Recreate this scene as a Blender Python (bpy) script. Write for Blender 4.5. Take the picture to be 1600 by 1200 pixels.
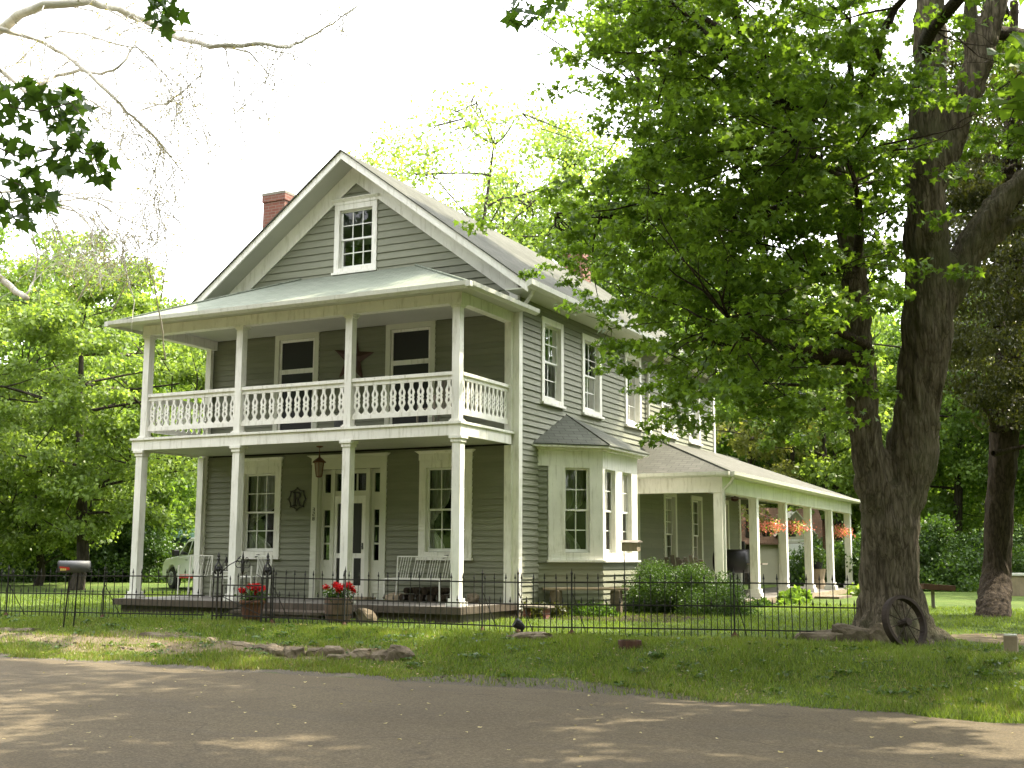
import bpy, math, random
import numpy as np
from mathutils import Vector, Matrix
random.seed(11); RNG = np.random.default_rng(7)
for o in list(bpy.data.objects): bpy.data.objects.remove(o, do_unlink=True)
S = bpy.context.scene; COL = S.collection
PI = math.pi; rad = math.radians

# ---------------------------------------------------------------- camera, world, sun, exposure
F, YAW, PITCH, ROLL = 1846.9, 0.46847, 0.14444, 0.004
CAM = Vector((10.15679, -20.32949, 0.87875))
fw = Vector((-math.sin(YAW)*math.cos(PITCH), math.cos(YAW)*math.cos(PITCH), math.sin(PITCH)))
r0 = Vector((math.cos(YAW), math.sin(YAW), 0)); u0 = r0.cross(fw)
rt = math.cos(ROLL)*r0 + math.sin(ROLL)*u0; up = -math.sin(ROLL)*r0 + math.cos(ROLL)*u0
cd = bpy.data.cameras.new('camera'); cam = bpy.data.objects.new('camera', cd); COL.objects.link(cam)
m = Matrix((rt, up, -fw)).transposed().to_4x4(); m.translation = CAM; cam.matrix_world = m
cd.sensor_width = 36; cd.lens = 36*F/1600; cd.clip_end = 3000; cd.clip_start = .05
S.camera = cam
def at(px, py, depth):
    return CAM + depth*(fw + (px-800)/F*rt - (py-600)/F*up)
def ground_at(px, depth, z=-.26):
    p = at(px, 870, depth); return Vector((p.x, p.y, z))

SUN_EL, SUN_AZ = rad(54), rad(38)          # azimuth from +y towards +x
W = bpy.data.worlds.new('World'); S.world = W; W.use_nodes = True
nt = W.node_tree; nt.nodes.clear()
sky = nt.nodes.new('ShaderNodeTexSky'); sky.sky_type = 'NISHITA'; sky.sun_disc = False
sky.sun_elevation = SUN_EL; sky.sun_rotation = SUN_AZ; sky.air_density = 1; sky.dust_density = 4; sky.ozone_density = 1
bw = nt.nodes.new('ShaderNodeRGBToBW')
mix = nt.nodes.new('ShaderNodeMix'); mix.data_type = 'RGBA'; mix.inputs[0].default_value = .9
tint = nt.nodes.new('ShaderNodeMix'); tint.data_type = 'RGBA'; tint.blend_type = 'MULTIPLY'; tint.inputs[0].default_value = 1
tint.inputs[7].default_value = (.985, .98, 1.0, 1)
# a thin white cloud veil lifts the whole sky
veil = nt.nodes.new('ShaderNodeMix'); veil.data_type = 'RGBA'; veil.blend_type = 'ADD'; veil.inputs[0].default_value = 1
veil.inputs[7].default_value = (4.2, 4.2, 4.35, 1)
bg = nt.nodes.new('ShaderNodeBackground'); bg.inputs['Strength'].default_value = .14
wo = nt.nodes.new('ShaderNodeOutputWorld')
L = nt.links.new
L(sky.outputs[0], bw.inputs[0]); L(sky.outputs[0], mix.inputs[6]); L(bw.outputs[0], mix.inputs[7])
L(mix.outputs[2], tint.inputs[6]); L(tint.outputs[2], veil.inputs[6]); L(veil.outputs[2], bg.inputs['Color']); L(bg.outputs[0], wo.inputs[0])
sd = bpy.data.lights.new('sun', 'SUN'); sun = bpy.data.objects.new('sun', sd); COL.objects.link(sun)
sd.energy = 3.0; sd.angle = rad(.6); sd.color = (1, .90, .70)
sv = Vector((math.sin(SUN_AZ)*math.cos(SUN_EL), math.cos(SUN_AZ)*math.cos(SUN_EL), math.sin(SUN_EL)))
sun.rotation_euler = sv.to_track_quat('Z', 'Y').to_euler(); sun.location = (0, 0, 40)
S.view_settings.view_transform = 'Standard'; S.view_settings.look = 'None'
S.view_settings.exposure = 2.25; S.view_settings.gamma = 1; S.view_settings.use_curve_mapping = False
S.render.engine = 'CYCLES'
try:
    S.cycles.max_bounces = 8; S.cycles.diffuse_bounces = 4; S.cycles.transparent_max_bounces = 12
    S.cycles.transmission_bounces = 4; S.cycles.caustics_reflective = False; S.cycles.caustics_refractive = False
except Exception: pass

# ---------------------------------------------------------------- materials
def newmat(name):
    m = bpy.data.materials.new(name); m.use_nodes = True; n = m.node_tree; n.nodes.clear()
    out = n.nodes.new('ShaderNodeOutputMaterial'); return m, n, out
def N(n, t, **k):
    x = n.nodes.new(t)
    for a, b in k.items(): setattr(x, a, b)
    return x
def ramp(n, src, stops):
    r = n.nodes.new('ShaderNodeValToRGB'); e = r.color_ramp.elements
    while len(e) < len(stops): e.new(.5)
    for i, (p, c) in enumerate(stops):
        e[i].position = p; e[i].color = (c[0], c[1], c[2], 1) if not isinstance(c, (int, float)) else (c, c, c, 1)
    n.links.new(src, r.inputs[0]); return r.outputs[0]
def noise(n, vec, scale, detail=4, rough=.55, dist=0):
    x = n.nodes.new('ShaderNodeTexNoise'); x.inputs['Scale'].default_value = scale; x.inputs['Detail'].default_value = detail
    x.inputs['Roughness'].default_value = rough; x.inputs['Distortion'].default_value = dist
    if vec is not None: n.links.new(vec, x.inputs['Vector'])
    return x.outputs['Fac']
def mapping(n, src, scale=(1, 1, 1), rot=(0, 0, 0)):
    x = n.nodes.new('ShaderNodeMapping'); x.inputs['Scale'].default_value = scale; x.inputs['Rotation'].default_value = rot
    n.links.new(src, x.inputs['Vector']); return x.outputs[0]
def mixc(n, fac, a, b, mode='MIX'):
    x = n.nodes.new('ShaderNodeMix'); x.data_type = 'RGBA'; x.blend_type = mode
    for i, v in ((0, fac), (6, a), (7, b)):
        if hasattr(v, 'links'): n.links.new(v, x.inputs[i])
        elif i == 0: x.inputs[0].default_value = v
        else: x.inputs[i].default_value = (v[0], v[1], v[2], 1)
    return x.outputs[2]
def bsdf(n, out, color, rough=.6, spec=.5, metal=0, bump=None, bstr=.3, bdist=.01):
    b = n.nodes.new('ShaderNodeBsdfPrincipled')
    if hasattr(color, 'links'): n.links.new(color, b.inputs['Base Color'])
    else: b.inputs['Base Color'].default_value = (color[0], color[1], color[2], 1)
    if hasattr(rough, 'links'): n.links.new(rough, b.inputs['Roughness'])
    else: b.inputs['Roughness'].default_value = rough
    b.inputs['Specular IOR Level'].default_value = spec; b.inputs['Metallic'].default_value = metal
    if bump is not None:
        bp = n.nodes.new('ShaderNodeBump'); bp.inputs['Strength'].default_value = bstr; bp.inputs['Distance'].default_value = bdist
        n.links.new(bump, bp.inputs['Height']); n.links.new(bp.outputs[0], b.inputs['Normal'])
    n.links.new(b.outputs[0], out.inputs[0]); return b
def paint(name, c, rough=.55, var=.12, scale=1.5, dirt=None, spec=.4, bstr=.15, metal=0):
    m, n, out = newmat(name); tc = N(n, 'ShaderNodeTexCoord').outputs['Object']
    a = noise(n, tc, scale, 5, .65); f = noise(n, tc, scale*14, 4, .6)
    col = ramp(n, a, [(.3, [x*(1-var) for x in c]), (.7, [min(1, x*(1+var*.6)) for x in c])])
    if dirt:
        st = noise(n, mapping(n, tc, (6, 6, .8)), 2.2, 5, .7)
        msk = ramp(n, st, [(.52, 0), (.78, 1)]); col = mixc(n, msk, col, dirt)
    rr = ramp(n, f, [(.3, rough-.08), (.7, rough+.1)])
    bsdf(n, out, col, rr, spec, metal, f, bstr, .004); return m
def leafmat(name, c1, c2, trans=.45, tc=None, dead=None):
    m, n, out = newmat(name); g = N(n, 'ShaderNodeNewGeometry'); ob = N(n, 'ShaderNodeTexCoord').outputs['Object']
    big = noise(n, ob, .7, 3, .6)
    a = mixc(n, g.outputs['Random Per Island'], c1, c2)
    col = mixc(n, ramp(n, big, [(.35, 0), (.65, 1)]), a, [ (x*1.15) for x in c2])
    hs = N(n, 'ShaderNodeHueSaturation'); hs.inputs['Saturation'].default_value = 1
    rv = N(n, 'ShaderNodeMath', operation='MULTIPLY_ADD'); n.links.new(g.outputs['Random Per Island'], rv.inputs[0]); rv.inputs[1].default_value = .6; rv.inputs[2].default_value = .7
    n.links.new(rv.outputs[0], hs.inputs['Value']); n.links.new(col, hs.inputs['Color'])
    p = N(n, 'ShaderNodeBsdfPrincipled'); n.links.new(hs.outputs[0], p.inputs['Base Color']); p.inputs['Roughness'].default_value = .45
    p.inputs['Specular IOR Level'].default_value = .35
    t = N(n, 'ShaderNodeBsdfTranslucent'); tcx = mixc(n, 1, hs.outputs[0], tc or (1.5, 1.55, .55), 'MULTIPLY'); n.links.new(tcx, t.inputs[0])
    mx = N(n, 'ShaderNodeMixShader'); mx.inputs[0].default_value = trans
    n.links.new(p.outputs[0], mx.inputs[1]); n.links.new(t.outputs[0], mx.inputs[2]); n.links.new(mx.outputs[0], out.inputs[0]); return m
def barkmat(name, c1, c2, sc=1, moss=None, bdist=.03):
    # deep fissured bark, moss patches
    m, n, out = newmat(name); tc = N(n, 'ShaderNodeTexCoord').outputs['Object']
    v = mapping(n, tc, (9*sc, 9*sc, 1.6*sc)); a = noise(n, v, 1.4, 7, .7, .6)
    vo = N(n, 'ShaderNodeTexVoronoi'); vo.feature = 'DISTANCE_TO_EDGE'; vo.inputs['Scale'].default_value = 1.5
    ds = N(n, 'ShaderNodeVectorMath', operation='ADD'); nn = N(n, 'ShaderNodeTexNoise'); nn.inputs['Scale'].default_value = 2
    n.links.new(v, nn.inputs['Vector']); n.links.new(v, ds.inputs[0]); n.links.new(nn.outputs['Color'], ds.inputs[1]); n.links.new(ds.outputs[0], vo.inputs['Vector'])
    cr = ramp(n, vo.outputs['Distance'], [(.0, .35), (.18, 1)])
    col = ramp(n, a, [(.3, c1), (.7, c2)])
    col = mixc(n, .8, col, cr, 'MULTIPLY')
    if moss:
        b = noise(n, tc, 1.1*sc, 5, .6); col = mixc(n, ramp(n, b, [(.48, 0), (.66, .75)]), col, moss)
    h = mixc(n, .5, a, cr, 'MULTIPLY'); bsdf(n, out, col, .95, .15, 0, h, .9, bdist); return m
M = {}
# lap siding: each board a little different, streaks of weather
def siding(name, c):
    m, n, out = newmat(name); tc = N(n, 'ShaderNodeTexCoord').outputs['Object']; g = N(n, 'ShaderNodeNewGeometry')
    st = noise(n, mapping(n, tc, (1.2, 1.2, 9)), 2.0, 6, .65); big = noise(n, tc, .55, 4, .6); fine = noise(n, mapping(n, tc, (2, 2, 30)), 14, 3, .6)
    col = ramp(n, st, [(.3, [x*.9 for x in c]), (.7, [x*1.06 for x in c])])
    col = mixc(n, ramp(n, big, [(.4, 0), (.75, .5)]), col, [c[0]*.86, c[1]*.85, c[2]*.82])
    hs = N(n, 'ShaderNodeHueSaturation'); rv = N(n, 'ShaderNodeMath', operation='MULTIPLY_ADD'); rv.inputs[1].default_value = .14; rv.inputs[2].default_value = .93
    n.links.new(g.outputs['Random Per Island'], rv.inputs[0]); n.links.new(rv.outputs[0], hs.inputs['Value']); n.links.new(col, hs.inputs['Color'])
    bsdf(n, out, hs.outputs[0], .62, .3, 0, fine, .25, .004); return m
M['siding'] = siding('siding', (.210, .216, .156))
M['trim'] = paint('trim_white', (.80, .785, .72), .5, .12, 1.6, (.46, .44, .35))
M['trim2'] = paint('trim_cream', (.60, .60, .50), .5, .08, 1.2)
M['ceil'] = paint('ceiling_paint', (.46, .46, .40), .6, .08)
M['sash'] = paint('sash_white', (.78, .78, .74), .45, .05)
M['gutter'] = paint('gutter_metal', (.60, .60, .53), .4, .08, 2, (.38, .38, .30))
def shingle(name, c, dark, moss, row=.13):
    m, n, out = newmat(name); uv = N(n, 'ShaderNodeUVMap').outputs[0]; tc = N(n, 'ShaderNodeTexCoord').outputs['Object']
    b = N(n, 'ShaderNodeTexBrick'); b.inputs['Scale'].default_value = 1; b.inputs['Brick Width'].default_value = .3; b.inputs['Row Height'].default_value = row
    b.inputs['Mortar Size'].default_value = .008; b.inputs['Mortar Smooth'].default_value = .2; b.offset = .5
    b.inputs['Color1'].default_value = (*[x*1.12 for x in c], 1); b.inputs['Color2'].default_value = (*[x*.86 for x in c], 1); b.inputs['Mortar'].default_value = (*[x*.45 for x in c], 1)
    n.links.new(uv, b.inputs['Vector'])
    col = b.outputs['Color']; big = noise(n, tc, .8, 6, .65); gr = noise(n, tc, 90, 2, .6)
    col = mixc(n, ramp(n, big, [(.45, 0), (.7, .75)]), col, dark)
    st = noise(n, mapping(n, uv, (5, .6, 1)), 1.2, 5, .7); col = mixc(n, ramp(n, st, [(.5, 0), (.75, .55)]), col, moss)
    col = mixc(n, .5, col, ramp(n, gr, [(.2, .55), (.8, 1.3)]), 'MULTIPLY')
    bsdf(n, out, col, .95, .1, 0, b.outputs['Fac'], -.6, .012); return m
M['roof'] = shingle('roof_shingle', (.098, .099, .080), (.045, .046, .034), (.068, .071, .050))
M['roof_side'] = shingle('side_shingle', (.112, .110, .092), (.078, .078, .062), (.094, .094, .074))
M['roof_bay'] = shingle('bay_shingle', (.115, .12, .10), (.07, .075, .06), (.10, .108, .083))
M['roof_porch'] = shingle('porch_shingle', (.215, .238, .19), (.165, .19, .145), (.19, .215, .165))
M['roof_brown'] = shingle('brown_shingle', (.23, .14, .10), (.18, .115, .08), (.21, .15, .11), .22)
M['deck'] = paint('deck_brown', (.075, .056, .040), .6, .25, 3, (.17, .14, .11))
M['deckgrey'] = paint('deck_grey', (.17, .155, .135), .6, .15, 3)
M['brick'], n, out = newmat('brick')
uv = N(n, 'ShaderNodeUVMap').outputs[0]; b = N(n, 'ShaderNodeTexBrick'); b.inputs['Scale'].default_value = 1; b.inputs['Brick Width'].default_value = .21; b.inputs['Row Height'].default_value = .072
b.inputs['Mortar Size'].default_value = .007; b.inputs['Color1'].default_value = (.215, .088, .062, 1); b.inputs['Color2'].default_value = (.17, .065, .048, 1); b.inputs['Mortar'].default_value = (.22, .17, .14, 1)
n.links.new(uv, b.inputs['Vector']); big = noise(n, uv, 3, 5, .7); col = mixc(n, ramp(n, big, [(.45, 0), (.75, .6)]), b.outputs['Color'], (.2, .13, .1))
bsdf(n, out, col, .9, .2, 0, b.outputs['Fac'], -.5, .008)
M['cap'] = paint('chimney_cap', (.22, .2, .16), .9, .25, 4)
M['dark'] = paint('unlit_room_dark', (.035, .032, .028), .9, .2)  # near-black colour standing in for the shade of unlit rooms
M['rod'] = paint('dark_metal', (.018, .017, .016), .55, .4, 6, (.06, .035, .02), bstr=.3)
M['black'] = paint('black_plastic', (.012, .012, .013), .5, .2)
M['greymetal'] = paint('grey_metal', (.085, .088, .092), .55, .12, 5, metal=.2)
M['whitemetal'] = paint('white_metal', (.72, .71, .64), .45, .08)
M['red'] = paint('red_paint', (.42, .03, .02), .45, .15)
M['terracotta'] = paint('terracotta', (.20, .085, .05), .85, .35, 5, (.12, .08, .05))
M['barrel'] = paint('barrel_wood', (.12, .075, .05), .8, .35, 6, (.18, .13, .09))
M['wood_old'] = paint('weathered_wood', (.30, .24, .16), .85, .25, 4, (.18, .14, .1))
M['wood_grey'] = paint('grey_wood', (.20, .17, .14), .85, .3, 4)
M['rust'] = paint('rust', (.085, .04, .025), .85, .4, 8, (.14, .06, .03))
M['bluegrey'] = paint('star_rust', (.065, .032, .022), .7, .25, 5)
M['plaque'] = paint('plaque_iron', (.028, .022, .018), .7, .2, 5)
M['carpaint'] = paint('white_car_paint', (.84, .84, .84), .42, .02, .5, spec=.6, bstr=0)
M['tyre'] = paint('tyre_rubber', (.02, .02, .02), .8, .2)
M['chrome'] = paint('alloy', (.55, .55, .56), .3, .1, 3, metal=.8)
M['tan'] = paint('tan_board', (.50, .47, .345), .7, .08, 1.5)
M['greenmetal'] = paint('green_roof_metal', (.035, .075, .06), .45, .12)
M['stone'] = None
def stonemat(name, c1, c2, c3):
    m, n, out = newmat(name); tc = N(n, 'ShaderNodeTexCoord').outputs['Object']
    a = noise(n, tc, 3.5, 8, .7, .4); b_ = noise(n, tc, 22, 5, .65); oi = N(n, 'ShaderNodeObjectInfo')
    col = ramp(n, a, [(.25, c1), (.5, c2), (.75, c3)]); col = mixc(n, .35, col, ramp(n, b_, [(.3, .5), (.7, 1.3)]), 'MULTIPLY')
    hs = N(n, 'ShaderNodeHueSaturation'); rv = N(n, 'ShaderNodeMath', operation='MULTIPLY_ADD'); rv.inputs[1].default_value = .5; rv.inputs[2].default_value = .75
    n.links.new(oi.outputs['Random'], rv.inputs[0]); n.links.new(rv.outputs[0], hs.inputs['Value']); n.links.new(col, hs.inputs['Color'])
    bsdf(n, out, hs.outputs[0], .95, .15, 0, mixc(n, .5, a, b_), .8, .03); return m
M['stone'] = stonemat('stone', (.075, .06, .043), (.155, .125, .088), (.25, .21, .15))
M['curtain'], n, out = newmat('lace_curtain')
uv = N(n, 'ShaderNodeTexCoord').outputs['Object']; f = noise(n, mapping(n, uv, (30, 30, 2)), 1, 3)
d = N(n, 'ShaderNodeBsdfDiffuse'); n.links.new(ramp(n, f, [(.3, (.5, .51, .43)), (.7, (.8, .8, .72))]), d.inputs[0])
t = N(n, 'ShaderNodeBsdfTransparent'); mx = N(n, 'ShaderNodeMixShader'); mx.inputs[0].default_value = .12; n.links.new(d.outputs[0], mx.inputs[1]); n.links.new(t.outputs[0], mx.inputs[2]); n.links.new(mx.outputs[0], out.inputs[0])
M['glass'], n, out = newmat('window_glass')
fr = N(n, 'ShaderNodeFresnel'); fr.inputs[0].default_value = 1.5; ma = N(n, 'ShaderNodeMath', operation='MULTIPLY_ADD'); ma.inputs[1].default_value = 1.15; ma.inputs[2].default_value = .0; n.links.new(fr.outputs[0], ma.inputs[0])
t = N(n, 'ShaderNodeBsdfTransparent'); t.inputs[0].default_value = (.72, .76, .74, 1); gl = N(n, 'ShaderNodeBsdfGlossy'); gl.inputs['Roughness'].default_value = .015
tc = N(n, 'ShaderNodeTexCoord').outputs['Object']; bpn = N(n, 'ShaderNodeBump'); bpn.inputs['Strength'].default_value = .12; bpn.inputs['Distance'].default_value = .02; n.links.new(noise(n, tc, 2.2, 2, .5), bpn.inputs['Height']); n.links.new(bpn.outputs[0], gl.inputs['Normal'])
mx = N(n, 'ShaderNodeMixShader'); n.links.new(ma.outputs[0], mx.inputs[0]); n.links.new(t.outputs[0], mx.inputs[1]); n.links.new(gl.outputs[0], mx.inputs[2]); n.links.new(mx.outputs[0], out.inputs[0])
M['screen'], n, out = newmat('insect_screen')
d = N(n, 'ShaderNodeBsdfPrincipled'); d.inputs['Base Color'].default_value = (.016, .015, .018, 1); d.inputs['Roughness'].default_value = .35; n.links.new(d.outputs[0], out.inputs[0])
M['carglass'], n, out = newmat('car_glass')
bsdf(n, out, (.02, .025, .025), .05, .8)
# foliage
M['leaf_maple'] = leafmat('leaf_maple', (.078, .146, .024), (.142, .218, .040), .52)
M['leaf_near'] = leafmat('leaf_near', (.035, .075, .014), (.065, .12, .022), .45)
M['leaf_mid'] = leafmat('leaf_mid', (.078, .142, .028), (.130, .20, .046), .5)
M['leaf_light'] = leafmat('leaf_light', (.120, .185, .042), (.180, .245, .072), .5)
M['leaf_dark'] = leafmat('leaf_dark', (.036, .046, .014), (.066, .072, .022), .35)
M['leaf_yellow'] = leafmat('leaf_yellow', (.145, .175, .055), (.23, .235, .10), .48)
M['leaf_shrub'] = leafmat('leaf_shrub', (.030, .066, .014), (.058, .105, .020), .33)
M['leaf_bud'] = leafmat('leaf_bud', (.28, .27, .12), (.4, .33, .16), .35)
M['petal'] = leafmat('petal_red', (.45, .008, .012), (.62, .015, .02), .25, (1.2, 1, 1))
M['petal_pink'] = leafmat('petal_coral', (.62, .17, .11), (.75, .28, .2), .3, (1.2, 1, 1))
M['grass'] = leafmat('grass_blade', (.086, .136, .022), (.145, .195, .038), .4)
M['grass_dry'] = leafmat('grass_dry', (.13, .14, .045), (.24, .21, .10), .3)
M['bark'] = barkmat('bark_maple', (.062, .048, .033), (.27, .225, .165), 1, (.11, .11, .062), bdist=.06)
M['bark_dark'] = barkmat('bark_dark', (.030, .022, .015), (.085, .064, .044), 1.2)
M['bark_far'] = barkmat('bark_far', (.035, .029, .022), (.085, .072, .054), .6)
M['bark_pale'] = paint('sycamore_bark', (.62, .58, .50), .8, .2, 4, (.36, .31, .23))
M['twig'] = paint('twig', (.16, .13, .10), .85, .3, 4)
# ground materials
def groundmat(name):
    m, n, out = newmat(name); tc = N(n, 'ShaderNodeTexCoord').outputs['Object']; at_ = N(n, 'ShaderNodeAttribute'); at_.attribute_name = 'soil'; sp = N(n, 'ShaderNodeSeparateColor'); n.links.new(at_.outputs['Color'], sp.inputs[0])
    a = noise(n, tc, .35, 6, .65); b_ = noise(n, tc, 3.2, 6, .7); c_ = noise(n, tc, 40, 4, .7)
    col = ramp(n, a, [(.3, (.05, .085, .016)), (.55, (.075, .115, .022)), (.75, (.11, .13, .035))])
    col = mixc(n, ramp(n, b_, [(.5, 0), (.72, .55)]), col, (.14, .12, .06))
    dn = noise(n, tc, 1.6, 7, .7); fn = noise(n, tc, 9, 6, .75)
    dirt = ramp(n, dn, [(.3, (.11, .085, .052)), (.6, (.19, .155, .10)), (.8, (.27, .235, .165))])
    def brk(o, lo=.42, hi=.58):
        a_ = N(n, 'ShaderNodeMath', operation='ADD'); n.links.new(o, a_.inputs[0]); n.links.new(fn, a_.inputs[1]); s_ = N(n, 'ShaderNodeMath', operation='SUBTRACT'); n.links.new(a_.outputs[0], s_.inputs[0]); s_.inputs[1].default_value = .5; return ramp(n, s_.outputs[0], [(lo, 0), (hi, 1)])
    col = mixc(n, brk(sp.outputs[0]), col, dirt); col = mixc(n, brk(sp.outputs[1]), col, (.05, .038, .024)); col = mixc(n, brk(sp.outputs[2]), col, ramp(n, noise(n, tc, 60, 3, .8), [(.3, (.07, .06, .046)), (.7, (.17, .15, .12))]))
    col = mixc(n, .6, col, ramp(n, c_, [(.25, .4), (.75, 1.4)]), 'MULTIPLY')
    bsdf(n, out, col, .95, .1, 0, c_, .8, .03); return m
M['ground'] = groundmat('grass_ground')
M['dirt'], n, out = newmat('dirt')
tc = N(n, 'ShaderNodeTexCoord').outputs['Object']; a = noise(n, tc, 1.6, 7, .7); b_ = noise(n, tc, 30, 5, .75)
col = ramp(n, a, [(.3, (.10, .13, .035)), (.42, (.20, .165, .10)), (.62, (.30, .255, .17)), (.8, (.37, .33, .24))]); col = mixc(n, .6, col, ramp(n, b_, [(.25, .5), (.75, 1.35)]), 'MULTIPLY')
bsdf(n, out, col, .95, .1, 0, b_, .9, .03)
M['mulch'] = paint('mulch', (.05, .038, .024), .95, .4, 8, (.09, .08, .03), bstr=.8)
M['asphalt'], n, out = newmat('asphalt')
a = noise(n, tc if False else N(n, 'ShaderNodeTexCoord').outputs['Object'], .45, 6, .6); tc = N(n, 'ShaderNodeTexCoord').outputs['Object']
b_ = noise(n, tc, 42, 4, .85); mid = noise(n, tc, 7, 5, .7); st = noise(n, mapping(n, tc, (.25, 2.2, 1)), 1.3, 4, .6)
col = ramp(n, a, [(.3, (.086, .068, .042)), (.7, (.116, .093, .058))]); col = mixc(n, ramp(n, st, [(.5, 0), (.8, .5)]), col, (.08, .068, .05))
col = mixc(n, ramp(n, mid, [(.6, 0), (.8, .5)]), col, (.155, .13, .095)); col = mixc(n, .85, col, ramp(n, b_, [(.30, .35), (.5, .9), (.70, 1.9)]), 'MULTIPLY')
wv = N(n, 'ShaderNodeVectorMath', operation='ADD'); wn_ = N(n, 'ShaderNodeTexNoise'); wn_.inputs['Scale'].default_value = 1.1; wn_.inputs['Detail'].default_value = 6; n.links.new(tc, wn_.inputs['Vector']); n.links.new(tc, wv.inputs[0]); n.links.new(wn_.outputs['Color'], wv.inputs[1])
cv = N(n, 'ShaderNodeTexVoronoi'); cv.feature = 'DISTANCE_TO_EDGE'; cv.inputs['Scale'].default_value = .33; n.links.new(wv.outputs[0], cv.inputs['Vector'])
col = mixc(n, ramp(n, cv.outputs['Distance'], [(.0, .45), (.005, 0)]), col, (.03, .026, .02))
pt_ = noise(n, mapping(n, tc, (.5, 1.4, 1)), .5, 2, .4); col = mixc(n, ramp(n, pt_, [(.60, 0), (.615, .2)]), col, (.07, .06, .045))
bsdf(n, out, col, .9, .2, 0, b_, .7, .01)
M['gravel'], n, out = newmat('gravel')
tc = N(n, 'ShaderNodeTexCoord').outputs['Object']; vo = N(n, 'ShaderNodeTexVoronoi'); vo.inputs['Scale'].default_value = 35; n.links.new(tc, vo.inputs['Vector'])
col = ramp(n, vo.outputs['Color'], [(.2, (.12, .1, .075)), (.8, (.28, .245, .19))]); bsdf(n, out, col, .95, .1, 0, vo.outputs['Distance'], .8, .02)

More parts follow.
